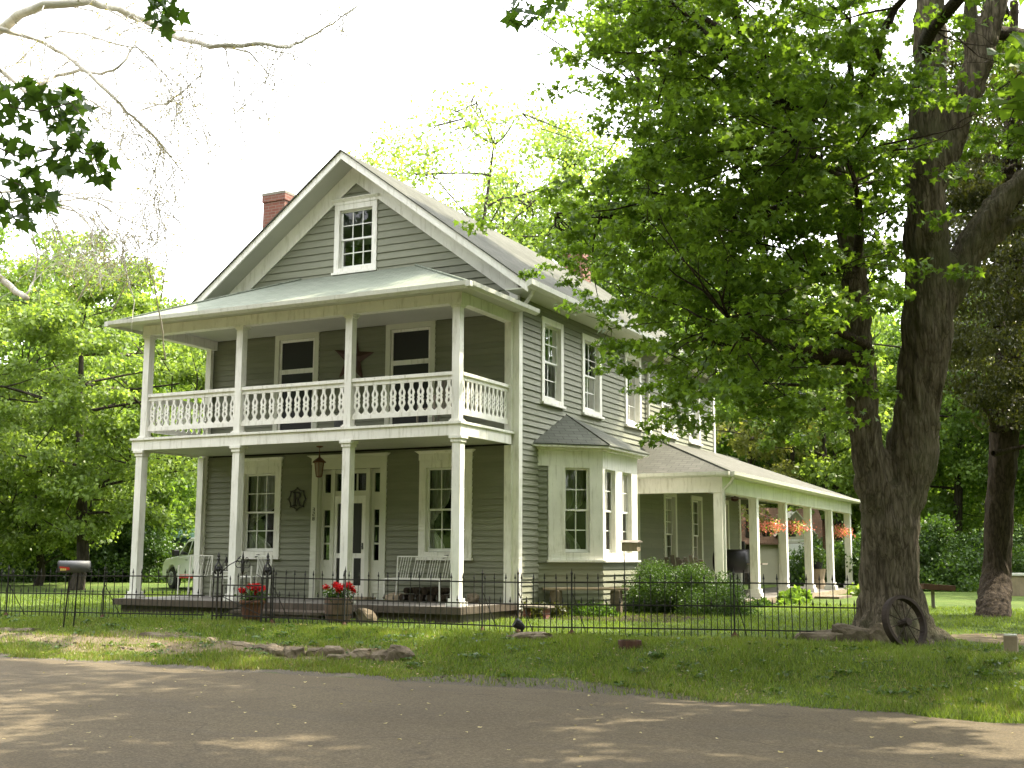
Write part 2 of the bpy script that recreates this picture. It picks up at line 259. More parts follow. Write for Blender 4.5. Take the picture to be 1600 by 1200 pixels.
# ---------------------------------------------------------------- mesh helpers
ORG = {}
def root_of(o):
    while o.parent: o = o.parent
    return o
def auto_uv(me):
    uvl = me.uv_layers.new(name='UVMap'); nl = len(me.loops); uv = np.zeros(nl*2, dtype=np.float32)
    vs = me.vertices
    for p in me.polygons:
        nn = p.normal; t = Vector((-nn.y, nn.x, 0))
        if t.length < 1e-4: t = Vector((1, 0, 0))
        t.normalize(); s = nn.cross(t)
        for li in p.loop_indices:
            co = vs[me.loops[li].vertex_index].co; uv[2*li] = co.dot(t); uv[2*li+1] = co.dot(s)
    uvl.data.foreach_set('uv', uv)
class MB:
    def __init__(s, xf=None): s.v = []; s.f = []; s.xf = xf
    def add(s, vs, fs):
        b = len(s.v)
        for p in vs:
            p = Vector(p); s.v.append(s.xf @ p if s.xf else p)
        s.f += [tuple(i+b for i in f) for f in fs]
    def box(s, a, b):
        x0, y0, z0 = [min(a[i], b[i]) for i in range(3)]; x1, y1, z1 = [max(a[i], b[i]) for i in range(3)]
        s.add([(x0, y0, z0), (x1, y0, z0), (x1, y1, z0), (x0, y1, z0), (x0, y0, z1), (x1, y0, z1), (x1, y1, z1), (x0, y1, z1)],
              [(0, 3, 2, 1), (4, 5, 6, 7), (0, 1, 5, 4), (1, 2, 6, 5), (2, 3, 7, 6), (3, 0, 4, 7)])
    def bar(s, p, q, w, h=None, roll=0):      # rectangular bar from p to q
        p = Vector(p); q = Vector(q); d = (q-p).normalized(); h = h or w
        a = Vector((0, 0, 1)) if abs(d.z) < .95 else Vector((0, 1, 0))
        x = d.cross(a).normalized(); y = x.cross(d)
        vs = [c + x*(i*w/2) + y*(j*h/2) for c in (p, q) for i, j in ((-1, -1), (1, -1), (1, 1), (-1, 1))]
        s.add(vs, [(0, 3, 2, 1), (4, 5, 6, 7), (0, 1, 5, 4), (1, 2, 6, 5), (2, 3, 7, 6), (3, 0, 4, 7)])
    def tube(s, pts, rs, n=8, cap=True):
        pts = [Vector(p) for p in pts]; rs = [rs]*len(pts) if isinstance(rs, (int, float)) else rs
        ref = Vector((0, 0, 1)); vs = []; prev = None
        for i, p in enumerate(pts):
            d = (pts[min(i+1, len(pts)-1)]-pts[max(i-1, 0)]).normalized()
            if prev is None:
                a = Vector((1, 0, 0)) if abs(d.x) < .8 else Vector((0, 1, 0)); x = (a - d*a.dot(d)).normalized()
            else: x = (prev - d*prev.dot(d)).normalized()
            prev = x; y = d.cross(x)
            for k in range(n):
                t = 2*PI*k/n; vs.append(p + (x*math.cos(t)+y*math.sin(t))*rs[i])
        fs = [(i*n+k, i*n+(k+1) % n, (i+1)*n+(k+1) % n, (i+1)*n+k) for i in range(len(pts)-1) for k in range(n)]
        if cap: fs += [tuple(range(n))[::-1], tuple((len(pts)-1)*n+k for k in range(n))]
        s.add(vs, fs)
    def lathe(s, prof, c=(0, 0, 0), n=16):
        vs = [(c[0]+r*math.cos(2*PI*k/n), c[1]+r*math.sin(2*PI*k/n), c[2]+z) for r, z in prof for k in range(n)]
        fs = [(i*n+k, i*n+(k+1) % n, (i+1)*n+(k+1) % n, (i+1)*n+k) for i in range(len(prof)-1) for k in range(n)]
        fs += [tuple(range(n))[::-1], tuple((len(prof)-1)*n+k for k in range(n))]
        s.add(vs, fs)
    def prism(s, poly, d):                     # planar polygon (3D points) swept along vector d
        n = len(poly); d = Vector(d); vs = [Vector(p) for p in poly]+[Vector(p)+d for p in poly]
        s.add(vs, [tuple(range(n))[::-1], tuple(range(n, 2*n))]+[(i, (i+1) % n, n+(i+1) % n, n+i) for i in range(n)])
    def slab(s, quad, t):                      # quad/tri surface with thickness t straight down
        s.prism(quad, (0, 0, -t))
    def build(s, name, mat, parent=None, smooth=False, bevel=0, label=None):
        off = ORG.get(root_of(parent).name, Vector((0, 0, 0))) if parent else Vector((0, 0, 0))
        me = bpy.data.meshes.new(name); me.from_pydata([tuple(v-off) for v in s.v], [], s.f); me.update()
        import bmesh
        bm = bmesh.new(); bm.from_mesh(me); bmesh.ops.recalc_face_normals(bm, faces=bm.faces); bm.to_mesh(me); bm.free(); me.update()
        auto_uv(me); me.materials.append(M[mat] if isinstance(mat, str) else mat)
        if smooth: me.polygons.foreach_set('use_smooth', [True]*len(me.polygons))
        o = bpy.data.objects.new(name, me); COL.objects.link(o)
        if parent: o.parent = parent
        if bevel:
            b = o.modifiers.new('bevel', 'BEVEL'); b.width = bevel; b.segments = 2; b.limit_method = 'ANGLE'
        if label: o['label'] = label
        return o
def tag(o, label=None, cat=None, group=None, kind=None):
    if label: o['label'] = label
    if cat: o['category'] = cat
    if group: o['group'] = group
    if kind: o['kind'] = kind
    return o
def thing(name, label, cat, loc=(0, 0, 0), group=None, rz=0):
    o = bpy.data.objects.new(name, None); COL.objects.link(o); o.location = loc; o.rotation_euler.z = rz
    o.empty_display_size = .2; ORG[o.name] = Vector(loc) if rz == 0 else Vector((0, 0, 0))
    return tag(o, label, cat, group)
def proto(name, label, cat, group=None):       # built round the origin, moved afterwards
    o = thing(name, label, cat, (0, 0, 0), group); return o
def kids(o): return [c for c in o.children]
def copy_tree(o, parent=None):
    c = o.copy(); COL.objects.link(c)
    if parent: c.parent = parent
    for ch in kids(o): copy_tree(ch, c)
    return c
def place(o, loc, rz=0, sc=1, label=None):
    o.location = loc; o.rotation_euler.z = rz
    if sc != 1: o.scale = (sc, sc, sc) if isinstance(sc, (int, float)) else sc
    if label: o['label'] = label
    return o
def np_mesh(name, verts, counts, mat, parent=None, label=None, cat=None, kind=None):
    """verts (K,n,3): K polygons of n corners, no shared vertices"""
    K, n = verts.shape[:2]; me = bpy.data.meshes.new(name)
    off = ORG.get(root_of(parent).name, Vector((0, 0, 0))) if parent else Vector((0, 0, 0))
    v = (verts-np.array(off)).astype(np.float32).reshape(-1, 3)
    me.vertices.add(K*n); me.vertices.foreach_set('co', v.ravel()); me.loops.add(K*n)
    me.loops.foreach_set('vertex_index', np.arange(K*n, dtype=np.int32)); me.polygons.add(K)
    me.polygons.foreach_set('loop_start', np.arange(0, K*n, n, dtype=np.int32)); me.polygons.foreach_set('loop_total', np.full(K, n, dtype=np.int32))
    me.update(calc_edges=True); me.materials.append(M[mat])
    o = bpy.data.objects.new(name, me); COL.objects.link(o)
    if parent: o.parent = parent
    return tag(o, label, cat, None, kind)
LEAF = np.array([(0, 0), (.22, .05), (.50, .02), (.34, .26), (.55, .52), (.24, .52), (0, 1.0), (-.24, .52), (-.55, .52), (-.34, .26), (-.50, .02), (-.22, .05)])*1.0
QUAD = np.array([(0, 0), (.38, .45), (0, 1.0), (-.38, .45)])
BLADE = np.array([(-.5, 0), (.5, 0), (0, 1.0)])
def leaves(pos, size, shape, up=.8, droop=.35, rng=RNG):
    """orient a leaf at each pos; returns (K,n,3)"""
    K = len(pos); nrm = rng.normal(size=(K, 3)); nrm /= np.linalg.norm(nrm, axis=1)[:, None]+1e-9; nrm[:, 2] = nrm[:, 2]*.6+up
    nrm /= np.linalg.norm(nrm, axis=1)[:, None]+1e-9
    a = rng.normal(size=(K, 3)); a[:, 2] -= droop*1.5; a -= nrm*(a*nrm).sum(1)[:, None]; a /= np.linalg.norm(a, axis=1)[:, None]+1e-9
    b = np.cross(nrm, a); s = size*rng.uniform(.6, 1.25, K)
    sh = shape
    bend = -(sh[:, 1]**2)*.22
    return (pos[:, None, :] + s[:, None, None]*(sh[None, :, 1, None]*a[:, None, :] + sh[None, :, 0, None]*b[:, None, :] + (np.abs(sh[None, :, 0, None])*.25+bend[None, :, None])*nrm[:, None, :]))
def cluster_pts(centres, radius, n, flat=.6, rng=RNG, shell=.35):
    C_ = np.asarray(centres, float); K = len(C_); r = np.broadcast_to(radius, (K,))
    v = rng.normal(size=(K, n, 3)); v /= np.linalg.norm(v, axis=2)[:, :, None]
    rr = rng.uniform(shell, 1, (K, n))**.6; v = v*rr[:, :, None]*r[:, None, None]; v[:, :, 2] *= flat
    return (C_[:, None, :]+v).reshape(-1, 3)
# ================================================================ GROUND, ROAD
def sm(a, b, x):
    t = min(1, max(0, (x-a)/(b-a))); return t*t*(3-2*t)
def edge_y(x): return -7.42 - .012*max(0, x-1)**1.75*1.0 + .07*math.sin(x*1.9)+.05*math.sin(x*4.7+1)+.03*math.sin(x*11)
def gz(x, y):
    z = -.26 + .02*math.sin(x*.7+1)*math.sin(y*.5)
    s = sm(-5.0, -7.4, y); z -= .36*s
    if x < 2.6:                                # low bank behind the stones
        k = sm(2.6, 0.6, x); bank = -.16*sm(-5.0, -6.15, y)-.08*sm(-6.2, -6.4, y)-.12*sm(-6.4, -7.4, y); z += k*(.36*s+bank)
    if y < -7.2: z = min(z, -.62) - .05*sm(-7.2, -7.8, y)
    if y < -16: z += .05*sm(-16, -17, y)
    r = math.hypot(x, y)
    return z
def axis(lo, hi, fine_lo, fine_hi, st):
    a = []; v = fine_lo
    while v <= fine_hi: a.append(v); v += st
    g = st; v = fine_hi
    while v < hi: g *= 1.35; v = min(hi, v+g); a.append(v)
    g = st; v = fine_lo; pre = []
    while v > lo: g *= 1.35; v = max(lo, v-g); pre.append(v)
    return pre[::-1]+a
xs = axis(-900, 900, -12, 13, .22); ys = axis(-300, 1500, -17, 8, .16)
b = MB(); vs = [(x, y, gz(x, y)) for y in ys for x in xs]; nx = len(xs)
b.add(vs, [(j*nx+i, j*nx+i+1, (j+1)*nx+i+1, (j+1)*nx+i) for j in range(len(ys)-1) for i in range(nx-1)])
g = b.build('ground', 'ground', None, True); tag(g, kind='structure')
# road: ragged near edge, slightly crowned
b = MB(); X = [-60+i*.12 for i in range(int(130/.12))]
rows = [0, .12, .5, 1.5, 4, 7.5]
for i, x in enumerate(X): pass
vs = []
for x in X:
    e = edge_y(x)
    for k, d in enumerate(rows):
        vs.append((x, e-d, -.665+(0 if k == 0 else (.006 if k == 1 else .012+.006*k))))
n_ = len(rows); b.add(vs, [(i*n_+k, i*n_+k+1, (i+1)*n_+k+1, (i+1)*n_+k) for i in range(len(X)-1) for k in range(n_-1)])
tag(b.build('road', 'asphalt', None, True), kind='structure')
def sheet(name, poly_fn, x0, x1, st, mat, dz=.006, ny=10):
    b = MB(); n = int((x1-x0)/st)+1; vs = []
    for i in range(n):
        x = x0+i*st; ya, yb = poly_fn(x)
        for j in range(ny+1):
            y = ya+(yb-ya)*j/ny; vs.append((x, y, gz(x, y)+dz))
    b.add(vs, [(i*(ny+1)+j, i*(ny+1)+j+1, (i+1)*(ny+1)+j+1, (i+1)*(ny+1)+j) for i in range(n-1) for j in range(ny)])
    return tag(b.build(name, mat, None, True), kind='structure')
def dirt_band(x):
    k = sm(1.8, -.4, x); w = .30+.14*math.sin(x*1.3)+.10*math.sin(x*3.1+2)
    lift = .42*sm(-2.2, -3.2, x)*sm(-5.2, -4.2, x)
    return (-6.50-w*k, -6.05+w*.3*k+lift)
def drive(x):                                   # pale dirt drive behind the maple on the right
    c = -1.55-.22*(x-8.2); w = 1.0+.15*math.sin(x*2.3); t = sm(7.6, 8.4, x); return (c-w*t-.02, c+w*t+.02)
def grav(x):
    t = sm(1.6, 3.0, x)*sm(7.0, 4.4, x); return (edge_y(x)+.0, edge_y(x)+.04+.42*t)
def soil(x, y):
    def band(lo, hi, f=.12): return sm(lo-f, lo+f, y)*sm(hi+f, hi-f, y)
    r = 0; 
    if x < 1.8: r = band(*dirt_band(x))*(.70+.2*math.sin(x*2.2)*math.sin(y*7+x))*sm(1.8, .6, x)
    if x > 7.4: r = max(r, band(*drive(x), f=.25)*.85)
    r = max(r, .38*sm(-4.1, -4.5, y)*sm(-4.95, -4.5, y))
    gg = .46*(math.sin(x*5)*math.sin(y*9) > .3) if -7.4 < y < -6.6 and x < 2 else 0
    r = max(r, gg); bed = 1 if (.0 < x < 3.2 and -.5 < y < .9+.9*sm(.6, 2, x)+1.6*sm(1.5, 2.4, x)) else 0
    lo, hi = grav(x); gv = max(band(lo-.2, hi, .08), .45*sm(edge_y(x)+.12, edge_y(x)+.02, y))
    return (r, bed, gv if y > -9 else 1)
ca = g.data.color_attributes.new('soil', 'FLOAT_COLOR', 'POINT'); cols = []
for v in g.data.vertices:
    x, y = v.co.x, v.co.y; r_ = soil(x, y) if -40 < x < 40 and -20 < y < 10 else (0, 0, 0); cols += [r_[0], r_[1], r_[2], 1]
ca.data.foreach_set('color', cols)
# hill far behind, wooded slope colour; unseen ring behind camera added against sky reflections
b = MB(); vs = []; nn = 60
for i in range(nn+1):
    a = rad(-180+i*360/nn); 
    for r_, h_ in ((95, -2), (150, 9+3*math.sin(i*.7)), (230, 17+5*math.sin(i*.33+1)), (420, 10)):
        vs.append((CAM.x-math.sin(a)*r_, CAM.y+math.cos(a)*r_, h_))
b.add(vs, [(i*4+k, i*4+k+1, (i+1)*4+k+1, (i+1)*4+k) for i in range(nn) for k in range(3)])
hm, n, out = newmat('hill_green'); M['hill'] = hm; tc = N(n, 'ShaderNodeTexCoord').outputs['Object']
bsdf(n, out, ramp(n, noise(n, tc, .25, 8, .75), [(.3, (.03, .06, .012)), (.7, (.10, .15, .03))]), .95, .1, 0, noise(n, tc, .6, 6, .7), 1, 1)
tag(b.build('hills', 'hill', None, True), kind='structure')

# grass blades
def blades(name, n, xr, yr, hgt, mat, dens=None, wid=.011, seed=1):
    rg = np.random.default_rng(seed); x = rg.uniform(*xr, n); y = rg.uniform(*yr, n)
    keep = np.array([dens(a, b_) if dens else 1 for a, b_ in zip(x, y)]) > rg.uniform(0, 1, n)
    x = x[keep]; y = y[keep]; K = len(x); z = np.array([gz(a, b_) for a, b_ in zip(x, y)])
    clump = .55+.9*np.clip(.5+.5*np.sin(x*2.1+1.3*np.sin(y*1.7))*np.sin(y*2.7+x*.9)+rg.normal(0, .15, K), 0, 1)
    h = hgt*rg.uniform(.5, 1.3, K)*clump; a = rg.uniform(0, 2*PI, K); ln = rg.normal(0, .38, (K, 2))*h[:, None]; w = wid*rg.uniform(.6, 1.4, K)
    p = np.stack([x, y, z-.004], 1); dx = np.stack([np.cos(a)*w/2, np.sin(a)*w/2, np.zeros(K)], 1)
    tip = p+np.stack([ln[:, 0], ln[:, 1], h], 1)
    return tag(np_mesh(name, np.stack([p-dx, p+dx, tip], 1), None, mat), 'short green lawn grass growing over the verge and yard' if 'dry' not in mat else 'pale dry grass mixed into the roadside verge', 'grass', None, 'stuff')
def in_front(x, y):
    e = edge_y(x)
    if y < e+.02: return 0 if y < e-.05 else .25
    d = 1.0
    lo, hi = dirt_band(x)
    if lo-.05 < y < hi+.05 and x < 1.6: d *= .16+.4*(math.sin(x*3.3+y*4)*math.sin(y*9+x) > .1)
    if x < 2.0 and -7.0 < y < -6.2: d *= .6
    a, b_ = grav(x)
    if 2.2 < x < 7 and y < b_: d *= .2
    if 7.9 < x:
        a, b_ = drive(x)
        if a < y < b_: d *= .08
    d *= .6+.4*min(1, max(0, .5+.8*math.sin(x*1.3+y)*math.sin(y*2.2-x*.6)+.3))
    return d
def yard(x, y):
    if -8 < x < .1 and y > -2.3: return 0
    if -4.5 < x < -2.0 and y > -3.4: return 0
    if 0 <= x < 1.3 and y > .6: return 0
    if x < 2.9 and x > -.5 and y > 5.0: return 0
    if 7.9 < x:
        a, b_ = drive(x)
        if a < y < b_: return .08
    return 1
blades('verge_grass', 210000, (-10.5, 12), (-8.1, -4.4), .062, 'grass', in_front, .012, 1)
blades('verge_dry_grass', 110000, (-10.5, 12), (-7.75, -4.4), .052, 'grass_dry', lambda x, y: in_front(x, y)*(.18+.82*sm(2.8, .2, x)*sm(-5.7, -6.2, y)+.35*(math.sin(x*1.1+2)*math.sin(y*2.3+x) > .35)), .012, 2)
blades('yard_grass', 90000, (-16, 15), (-4.4, 9), .055, 'grass', yard, .018, 3)
# thin overhanging edge of grass on the asphalt is part of the blades above

# ================================================================ HOUSE
H = thing('farmhouse', 'two storey sage green clapboard farmhouse with white trim, double front porch and long side porch', 'house', (-3.9, 3, -.26))
def frame(origin, u, n):
    """local (x right, y outward-from-wall NEGATIVE depth, z up) -> world; outward normal n"""
    u = Vector(u).normalized(); n = Vector(n).normalized()
    m = Matrix(((u.x, -n.x, 0, origin[0]), (u.y, -n.y, 0, origin[1]), (u.z, -n.z, 1, origin[2]), (0, 0, 0, 1))); return m
# local y<0 is in front of (outside) the wall, y>0 behind it
FRONT = frame((0, 0, 0), (1, 0, 0), (0, -1, 0)); SIDE = frame((0, 0, 0), (0, 1, 0), (1, 0, 0)); LEFTW = frame((-7.74, 12.6, 0), (0, -1, 0), (-1, 0, 0))
s2 = math.sqrt(.5)
BAYA = frame((0, .88, 0), (s2, s2, 0), (s2, -s2, 0)); BAYB = frame((.97, 1.85, 0), (0, 1, 0), (1, 0, 0)); BAYC = frame((.97, 3.80, 0), (-s2, s2, 0), (s2, s2, 0))
def lap(xf, name, x0, x1, z0, z1, openings, exp=.12, clip=None, mat='siding', back=True):
    """real lap boards; openings = [(xa,xb,za,zb)]; clip(zmid)->(xa,xb) for gables"""
    b = MB(xf); z = z0
    while z < z1-1e-6:
        zt = min(z+exp, z1); xa, xb = (x0, x1)
        if clip: xa, xb = clip(z, zt)
        segs = [(xa, xb)] if xb-xa > .02 else []
        for (oa, ob, za, zb) in openings:
            if zt > za+.01 and z < zb-.01:
                new = []
                for s_, e_ in segs:
                    if ob <= s_ or oa >= e_: new.append((s_, e_)); continue
                    if oa > s_: new.append((s_, oa))
                    if ob < e_: new.append((ob, e_))
                segs = new
        for s_, e_ in segs:
            cuts = [s_]; q = s_+random.uniform(1.5, 4.5)
            while q < e_-.6: cuts.append(q); q += random.uniform(2.2, 4.5)
            cuts.append(e_)
            for i in range(len(cuts)-1):
                a, c = cuts[i]+(.002 if i else 0), cuts[i+1]-(.002 if i < len(cuts)-2 else 0)
                j = random.uniform(-.004, .003)
                if clip:
                    xat, xbt = clip(zt, zt+exp)[0], clip(zt, zt+exp)[1]
                    at_ = max(a, min(c, clip(zt, zt)[2])) if False else a
                b.add([(a, -.031+j, z-.013), (c, -.031+j, z-.013), (c, -.006, zt), (a, -.006, zt), (a, .004, z-.012), (c, .004, z-.012), (c, .004, zt), (a, .004, zt)],
                      [(0, 1, 2, 3), (0, 4, 5, 1), (3, 2, 6, 7), (0, 3, 7, 4), (1, 5, 6, 2), (4, 7, 6, 5)])
        z = zt
    return b.build(name, mat, H)
def window(xf, x0, x1, z0, z1, cas=.13, cols=3, rows=2, head=0, sill=.05, depth=.13, curtain=None, name='window', proud=.045, headflare=.06, mat='trim'):
    """x0..x1, z0..z1 = outside of the casing (without the head board)"""
    b = MB(xf); y0 = -proud
    ix0, ix1, iz0, iz1 = x0+cas, x1-cas, z0+cas*.75, z1-cas
    b.box((x0, y0, z0), (ix0, .02, z1)); b.box((ix1, y0, z0), (x1, .02, z1)); b.box((ix0, y0+.002, iz1), (ix1, .02, z1)); b.box((ix0, y0+.002, z0), (ix1, .02, iz0))
    if head:
        b.box((x0-.01, y0-.012, z1+.001), (x1+.01, .01, z1+head-.06))
        b.add([(x0-.01, y0-.012, z1+head-.06), (x1+.01, y0-.012, z1+head-.06), (x1+headflare, y0-.07, z1+head-.015), (x0-headflare, y0-.07, z1+head-.015), (x0-.01, .01, z1+head-.06), (x1+.01, .01, z1+head-.06), (x1+headflare, .01, z1+head-.015), (x0-headflare, .01, z1+head-.015)],
              [(0, 1, 2, 3), (4, 7, 6, 5), (0, 4, 5, 1), (3, 2, 6, 7), (0, 3, 7, 4), (1, 5, 6, 2)])
        b.box((x0-headflare-.01, y0-.08, z1+head-.014), (x1+headflare+.01, .01, z1+head))
    if sill: b.box((x0-.03, y0-.05, z0-sill), (x1+.03, .02, z0-.001))
    # reveal
    t = .02
    for a, c in (((ix0-t, .0201, iz0), (ix0, depth, iz1)), ((ix1, .0201, iz0), (ix1+t, depth, iz1)), ((ix0-t, .0201, iz1), (ix1+t, depth, iz1+t)), ((ix0-t, .0201, iz0-t), (ix1+t, depth, iz0))): b.box(a, c)
    w = b.build(name, mat, H)
    # sashes (upper one nearer the outside)
    mid = (iz0+iz1)/2; s = MB(xf); sw = .042; p = MB(xf)
    for k, (za, zb, yy) in enumerate(((mid-.018, iz1-.004, .045), (iz0+.004, mid+.018, .075))):
        s.box((ix0+.002, yy, za), (ix0+sw, yy+.028, zb)); s.box((ix1-sw, yy, za), (ix1-.002, yy+.028, zb))
        s.box((ix0+sw, yy, zb-sw*(.9)), (ix1-sw, yy+.028, zb)); s.box((ix0+sw, yy, za), (ix1-sw, yy+.028, za+sw*(1.5 if k else .9)))
        gx0, gx1, ga, gb = ix0+sw, ix1-sw, za+sw*(1.5 if k else .9), zb-sw*.9
        for c in range(1, cols): cx = gx0+(gx1-gx0)*c/cols; s.box((cx-.010, yy+.003, ga), (cx+.010, yy+.025, gb))
        for r in range(1, rows): cz = ga+(gb-ga)*r/rows; s.box((gx0, yy+.0045, cz-.010), (gx1, yy+.0235, cz+.010))
        tl = random.uniform(-.004, .004)
        p.add([(gx0, yy+.015+tl, ga), (gx1, yy+.015-tl, ga), (gx1, yy+.015-tl*.5, gb), (gx0, yy+.015, gb)], [(0, 1, 2, 3)])
    s.build('sash', 'sash', w); p.build('pane', 'glass', w)
    if curtain:
        c = MB(xf); n = 26; W_ = ix1-ix0; Hh = iz1-iz0; vs = []; fs = []
        panels = {'left': [(0, 1, 1)], 'right': [(1, 0, -1)], 'both': [(0, .5, 1), (1, .5, -1)], 'sheer': [(0, 1, 0)]}[curtain]
        for (a, e, dr) in panels:
            base = len(c.v); vs = []
            for j in range(15):
                v = j/14; z = iz1-.01-v*Hh*.98
                for i in range(n+1):
                    u = i/n
                    if dr == 0: x = u
                    else:
                        # full width at the top, drawn in to the side lower down, loose again at the foot
                        draw = 1-.0*v-.80*math.exp(-((v-.68)/.20)**2) - .25*max(0, v-.45)
                        x = a+(e-a)*u*max(.12, draw)
                    vs.append((ix0+W_*min(1, max(0, x)), .17+.018*math.sin(u*n*1.05+v*.8)+.01*math.sin(v*5), z))
            c.add(vs, [(j*(n+1)+i, j*(n+1)+i+1, (j+1)*(n+1)+i+1, (j+1)*(n+1)+i) for j in range(14) for i in range(n)])
        c.build('curtain', 'curtain', w, True)
    return (ix0-.005, ix1+.005, iz0-.005, iz1+.005)
O = lambda x0, x1, z0, z1, m_=.06: (x0+m_, x1-m_, z0+m_*.6, z1-m_)

# ---- front wall, ground floor
fo = [O(-6.76, -5.62, .84, 2.76), O(-4.81, -2.96, 0, 2.76), O(-2.2, -.97, .84, 2.76)]
window(FRONT, -6.76, -5.62, .84, 2.76, .15, 3, 2, .19, curtain='left')
window(FRONT, -2.18, -.98, .84, 2.76, .15, 3, 2, .19, curtain='both')
lap(FRONT, 'front_wall_lower', -7.7, 0, -.05, 3.0, fo)
# ---- front wall upper, under the porch roof
uo = [O(-5.87, -4.75, 3.27, 5.72, .04), O(-3.02, -1.88, 3.27, 5.72, .04)]
lap(FRONT, 'front_wall_upper', -7.7, 0, 3.27, 5.6, uo)
for (a, c) in ((-5.89, -4.73), (-3.04, -1.86)):
    b = MB(FRONT); zt = 5.555
    b.box((a, -.045, 3.27), (a+.11, .02, zt)); b.box((c-.11, -.045, 3.27), (c, .02, zt)); b.box((a+.11, -.043, 5.49), (c-.11, .02, zt-.002)); b.box((a+.0, -.046, zt), (c-.0, .02, zt+.14))
    d = b.build('screen_door', 'trim2', H); f = MB(FRONT); x0, x1 = a+.115, c-.115
    for bx in (((x0, -.01, 3.28), (x0+.05, .025, 5.485)), ((x1-.05, -.01, 3.28), (x1, .025, 5.485)), ((x0+.05, -.01, 5.43), (x1-.05, .025, 5.485)), ((x0+.05, -.01, 4.74), (x1-.05, .025, 4.84)), ((x0+.05, -.01, 3.28), (x1-.05, .025, 3.50))): f.box(*bx)
    f.build('door_frame', 'trim', d); p = MB(FRONT); p.box((x0+.045, .012, 3.49), (x1-.045, .018, 5.44)); p.build('screen', 'screen', d)
# ---- front door with sidelights and transom
b = MB(FRONT); a, c, zt = -4.81, -2.96, 2.76
b.box((a, -.045, 0), (a+.15, .02, zt)); b.box((c-.15, -.045, 0), (c, .02, zt)); b.box((a+.15, -.043, zt-.11), (c-.15, .02, zt-.001))
b.box((a-.01, -.057, zt), (c+.01, .01, zt+.13))
b.add([(a-.01, -.057, zt+.13), (c+.01, -.057, zt+.13), (c+.07, -.12, zt+.175), (a-.07, -.12, zt+.175), (a-.01, .01, zt+.13), (c+.01, .01, zt+.13), (c+.07, .01, zt+.175), (a-.07, .01, zt+.175)], [(0, 1, 2, 3), (4, 7, 6, 5), (0, 4, 5, 1), (3, 2, 6, 7), (0, 3, 7, 4), (1, 5, 6, 2)])
b.box((a-.08, -.13, zt+.176), (c+.08, .01, zt+.19))
b.box((a+.15, .0201, 0), (a+.16, .16, zt-.11)); b.box((c-.16, .0201, 0), (c-.15, .16, zt-.11))
# inner panels: two mullion posts, sidelight boards
i0, i1 = a+.16, c-.16; m0, m1 = i0+.33, i1-.33
for q in (m0, m1): b.box((q-.045, .03, 0), (q+.045, .16, zt-.11))
for s0, s1 in ((i0, m0-.045), (m1+.045, i1)):
    mx_ = (s0+s1)/2; w_ = .075
    b.box((s0, .115, 0), (mx_-w_, .15, zt-.111)); b.box((mx_+w_, .115, 0), (s1, .15, zt-.111))
    for z0_, z1_ in ((0, .78), (1.10, 1.135), (1.455, 1.49), (1.81, 2.17), (2.56, 2.65)): b.box((mx_-w_, .117, z0_), (mx_+w_, .148, z1_))
    b.box((s0+.05, .100, .12), (s1-.05, .1149, .62))
b.box((m0+.045, .06, 2.10), (m1-.045, .15, 2.20)); b.box((m0+.045, .062, 2.56), (m1-.045, .15, zt-.112))
for k in (1, 2): q = m0+.045+(m1-m0-.09)*k/3; b.box((q-.013, .085, 2.2), (q+.013, .13, 2.56))
E_ = b.build('door_surround', 'trim2', H)
p = MB(FRONT)
for s0, s1 in ((i0, m0), (m1, i1)): p.box((s0, .138, .7), (s1-.0, .142, 2.6))
p.box((m0, .118, 2.18), (m1, .122, 2.6)); p.build('pane', 'glass', E_)
d = MB(FRONT); x0, x1 = m0+.05, m1-.05; zz = 2.095; st2 = .075
for bx in (((x0, .04, .03), (x0+.07, .075, zz)), ((x1-.09, .04, .03), (x1, .075, zz)), ((x0+.07, .04, 1.94), (x1-.09, .075, zz)), ((x0+.07, .04, .82), (x1-.09, .075, .92)), ((x0+.07, .04, .03), (x1-.09, .075, .27))): d.box(*bx)
w3 = (x1-x0-.22)/3
for k in (1, 2): d.box((x0+.11+w3*k-.022, .042, .27), (x0+.11+w3*k+.022, .073, .82))
dr = d.build('front_door', 'trim', H); p = MB(FRONT); p.box((x0+.1, .055, .26), (x1-.1, .06, 1.95)); p.build('door_glass', 'screen', dr)
h_ = MB(FRONT); h_.box((x1-.07, .02, 1.0), (x1-.045, .04, 1.13)); h_.tube([(x1-.055, .02, 1.05), (x1-.055, -.02, 1.05), (x1-.02, -.03, 1.05)], .009, 6); h_.build('door_handle', 'greymetal', dr)
b = MB(FRONT); b.box((-4.05, -.35, .002), (-3.2, .03, .05)); b.build('door_sill', 'wood_old', H)
# ---- gable wall
AP, SL = 9.19, .75                                # soffit line apex
def gclip(z, zt):
    h = (AP-.02-zt)/SL; return (max(-7.7, -3.87-h), min(0, -3.87+h))
go = [O(-4.39, -3.32, 6.86, 8.34)]
lap(FRONT, 'gable_wall', -7.7, 0, 5.63, 9.1, go, .155, gclip)
window(FRONT, -4.40, -3.32, 6.84, 8.33, .12, 3, 2, .12, .05, headflare=.05)
# sloping frieze boards (rake) on the gable wall
def rake(z_top, wid, y0, y1, name, mat, xl, xr):
    b = MB()
    for sg, xe in ((1, xr), (-1, xl)):
        X0 = -3.87; zt = lambda x: z_top-SL*abs(x-X0)
        b.prism([(X0, y0, z_top), (xe, y0, zt(xe)), (xe, y0, zt(xe)-wid), (X0, y0, z_top-wid)], (0, y1-y0, 0))
    return b.build(name, mat, H)
rake(9.19, .42, -.055, -.03, 'gable_frieze', 'trim', -7.76, .02)
rake(9.30, .17, -.62, -.58, 'rake_board', 'trim', -8.25, .50)
b = MB(); b.box((-.16, -.07, 5.80), (.03, -.028, 6.12)); b.build('frieze_end', 'trim', H)
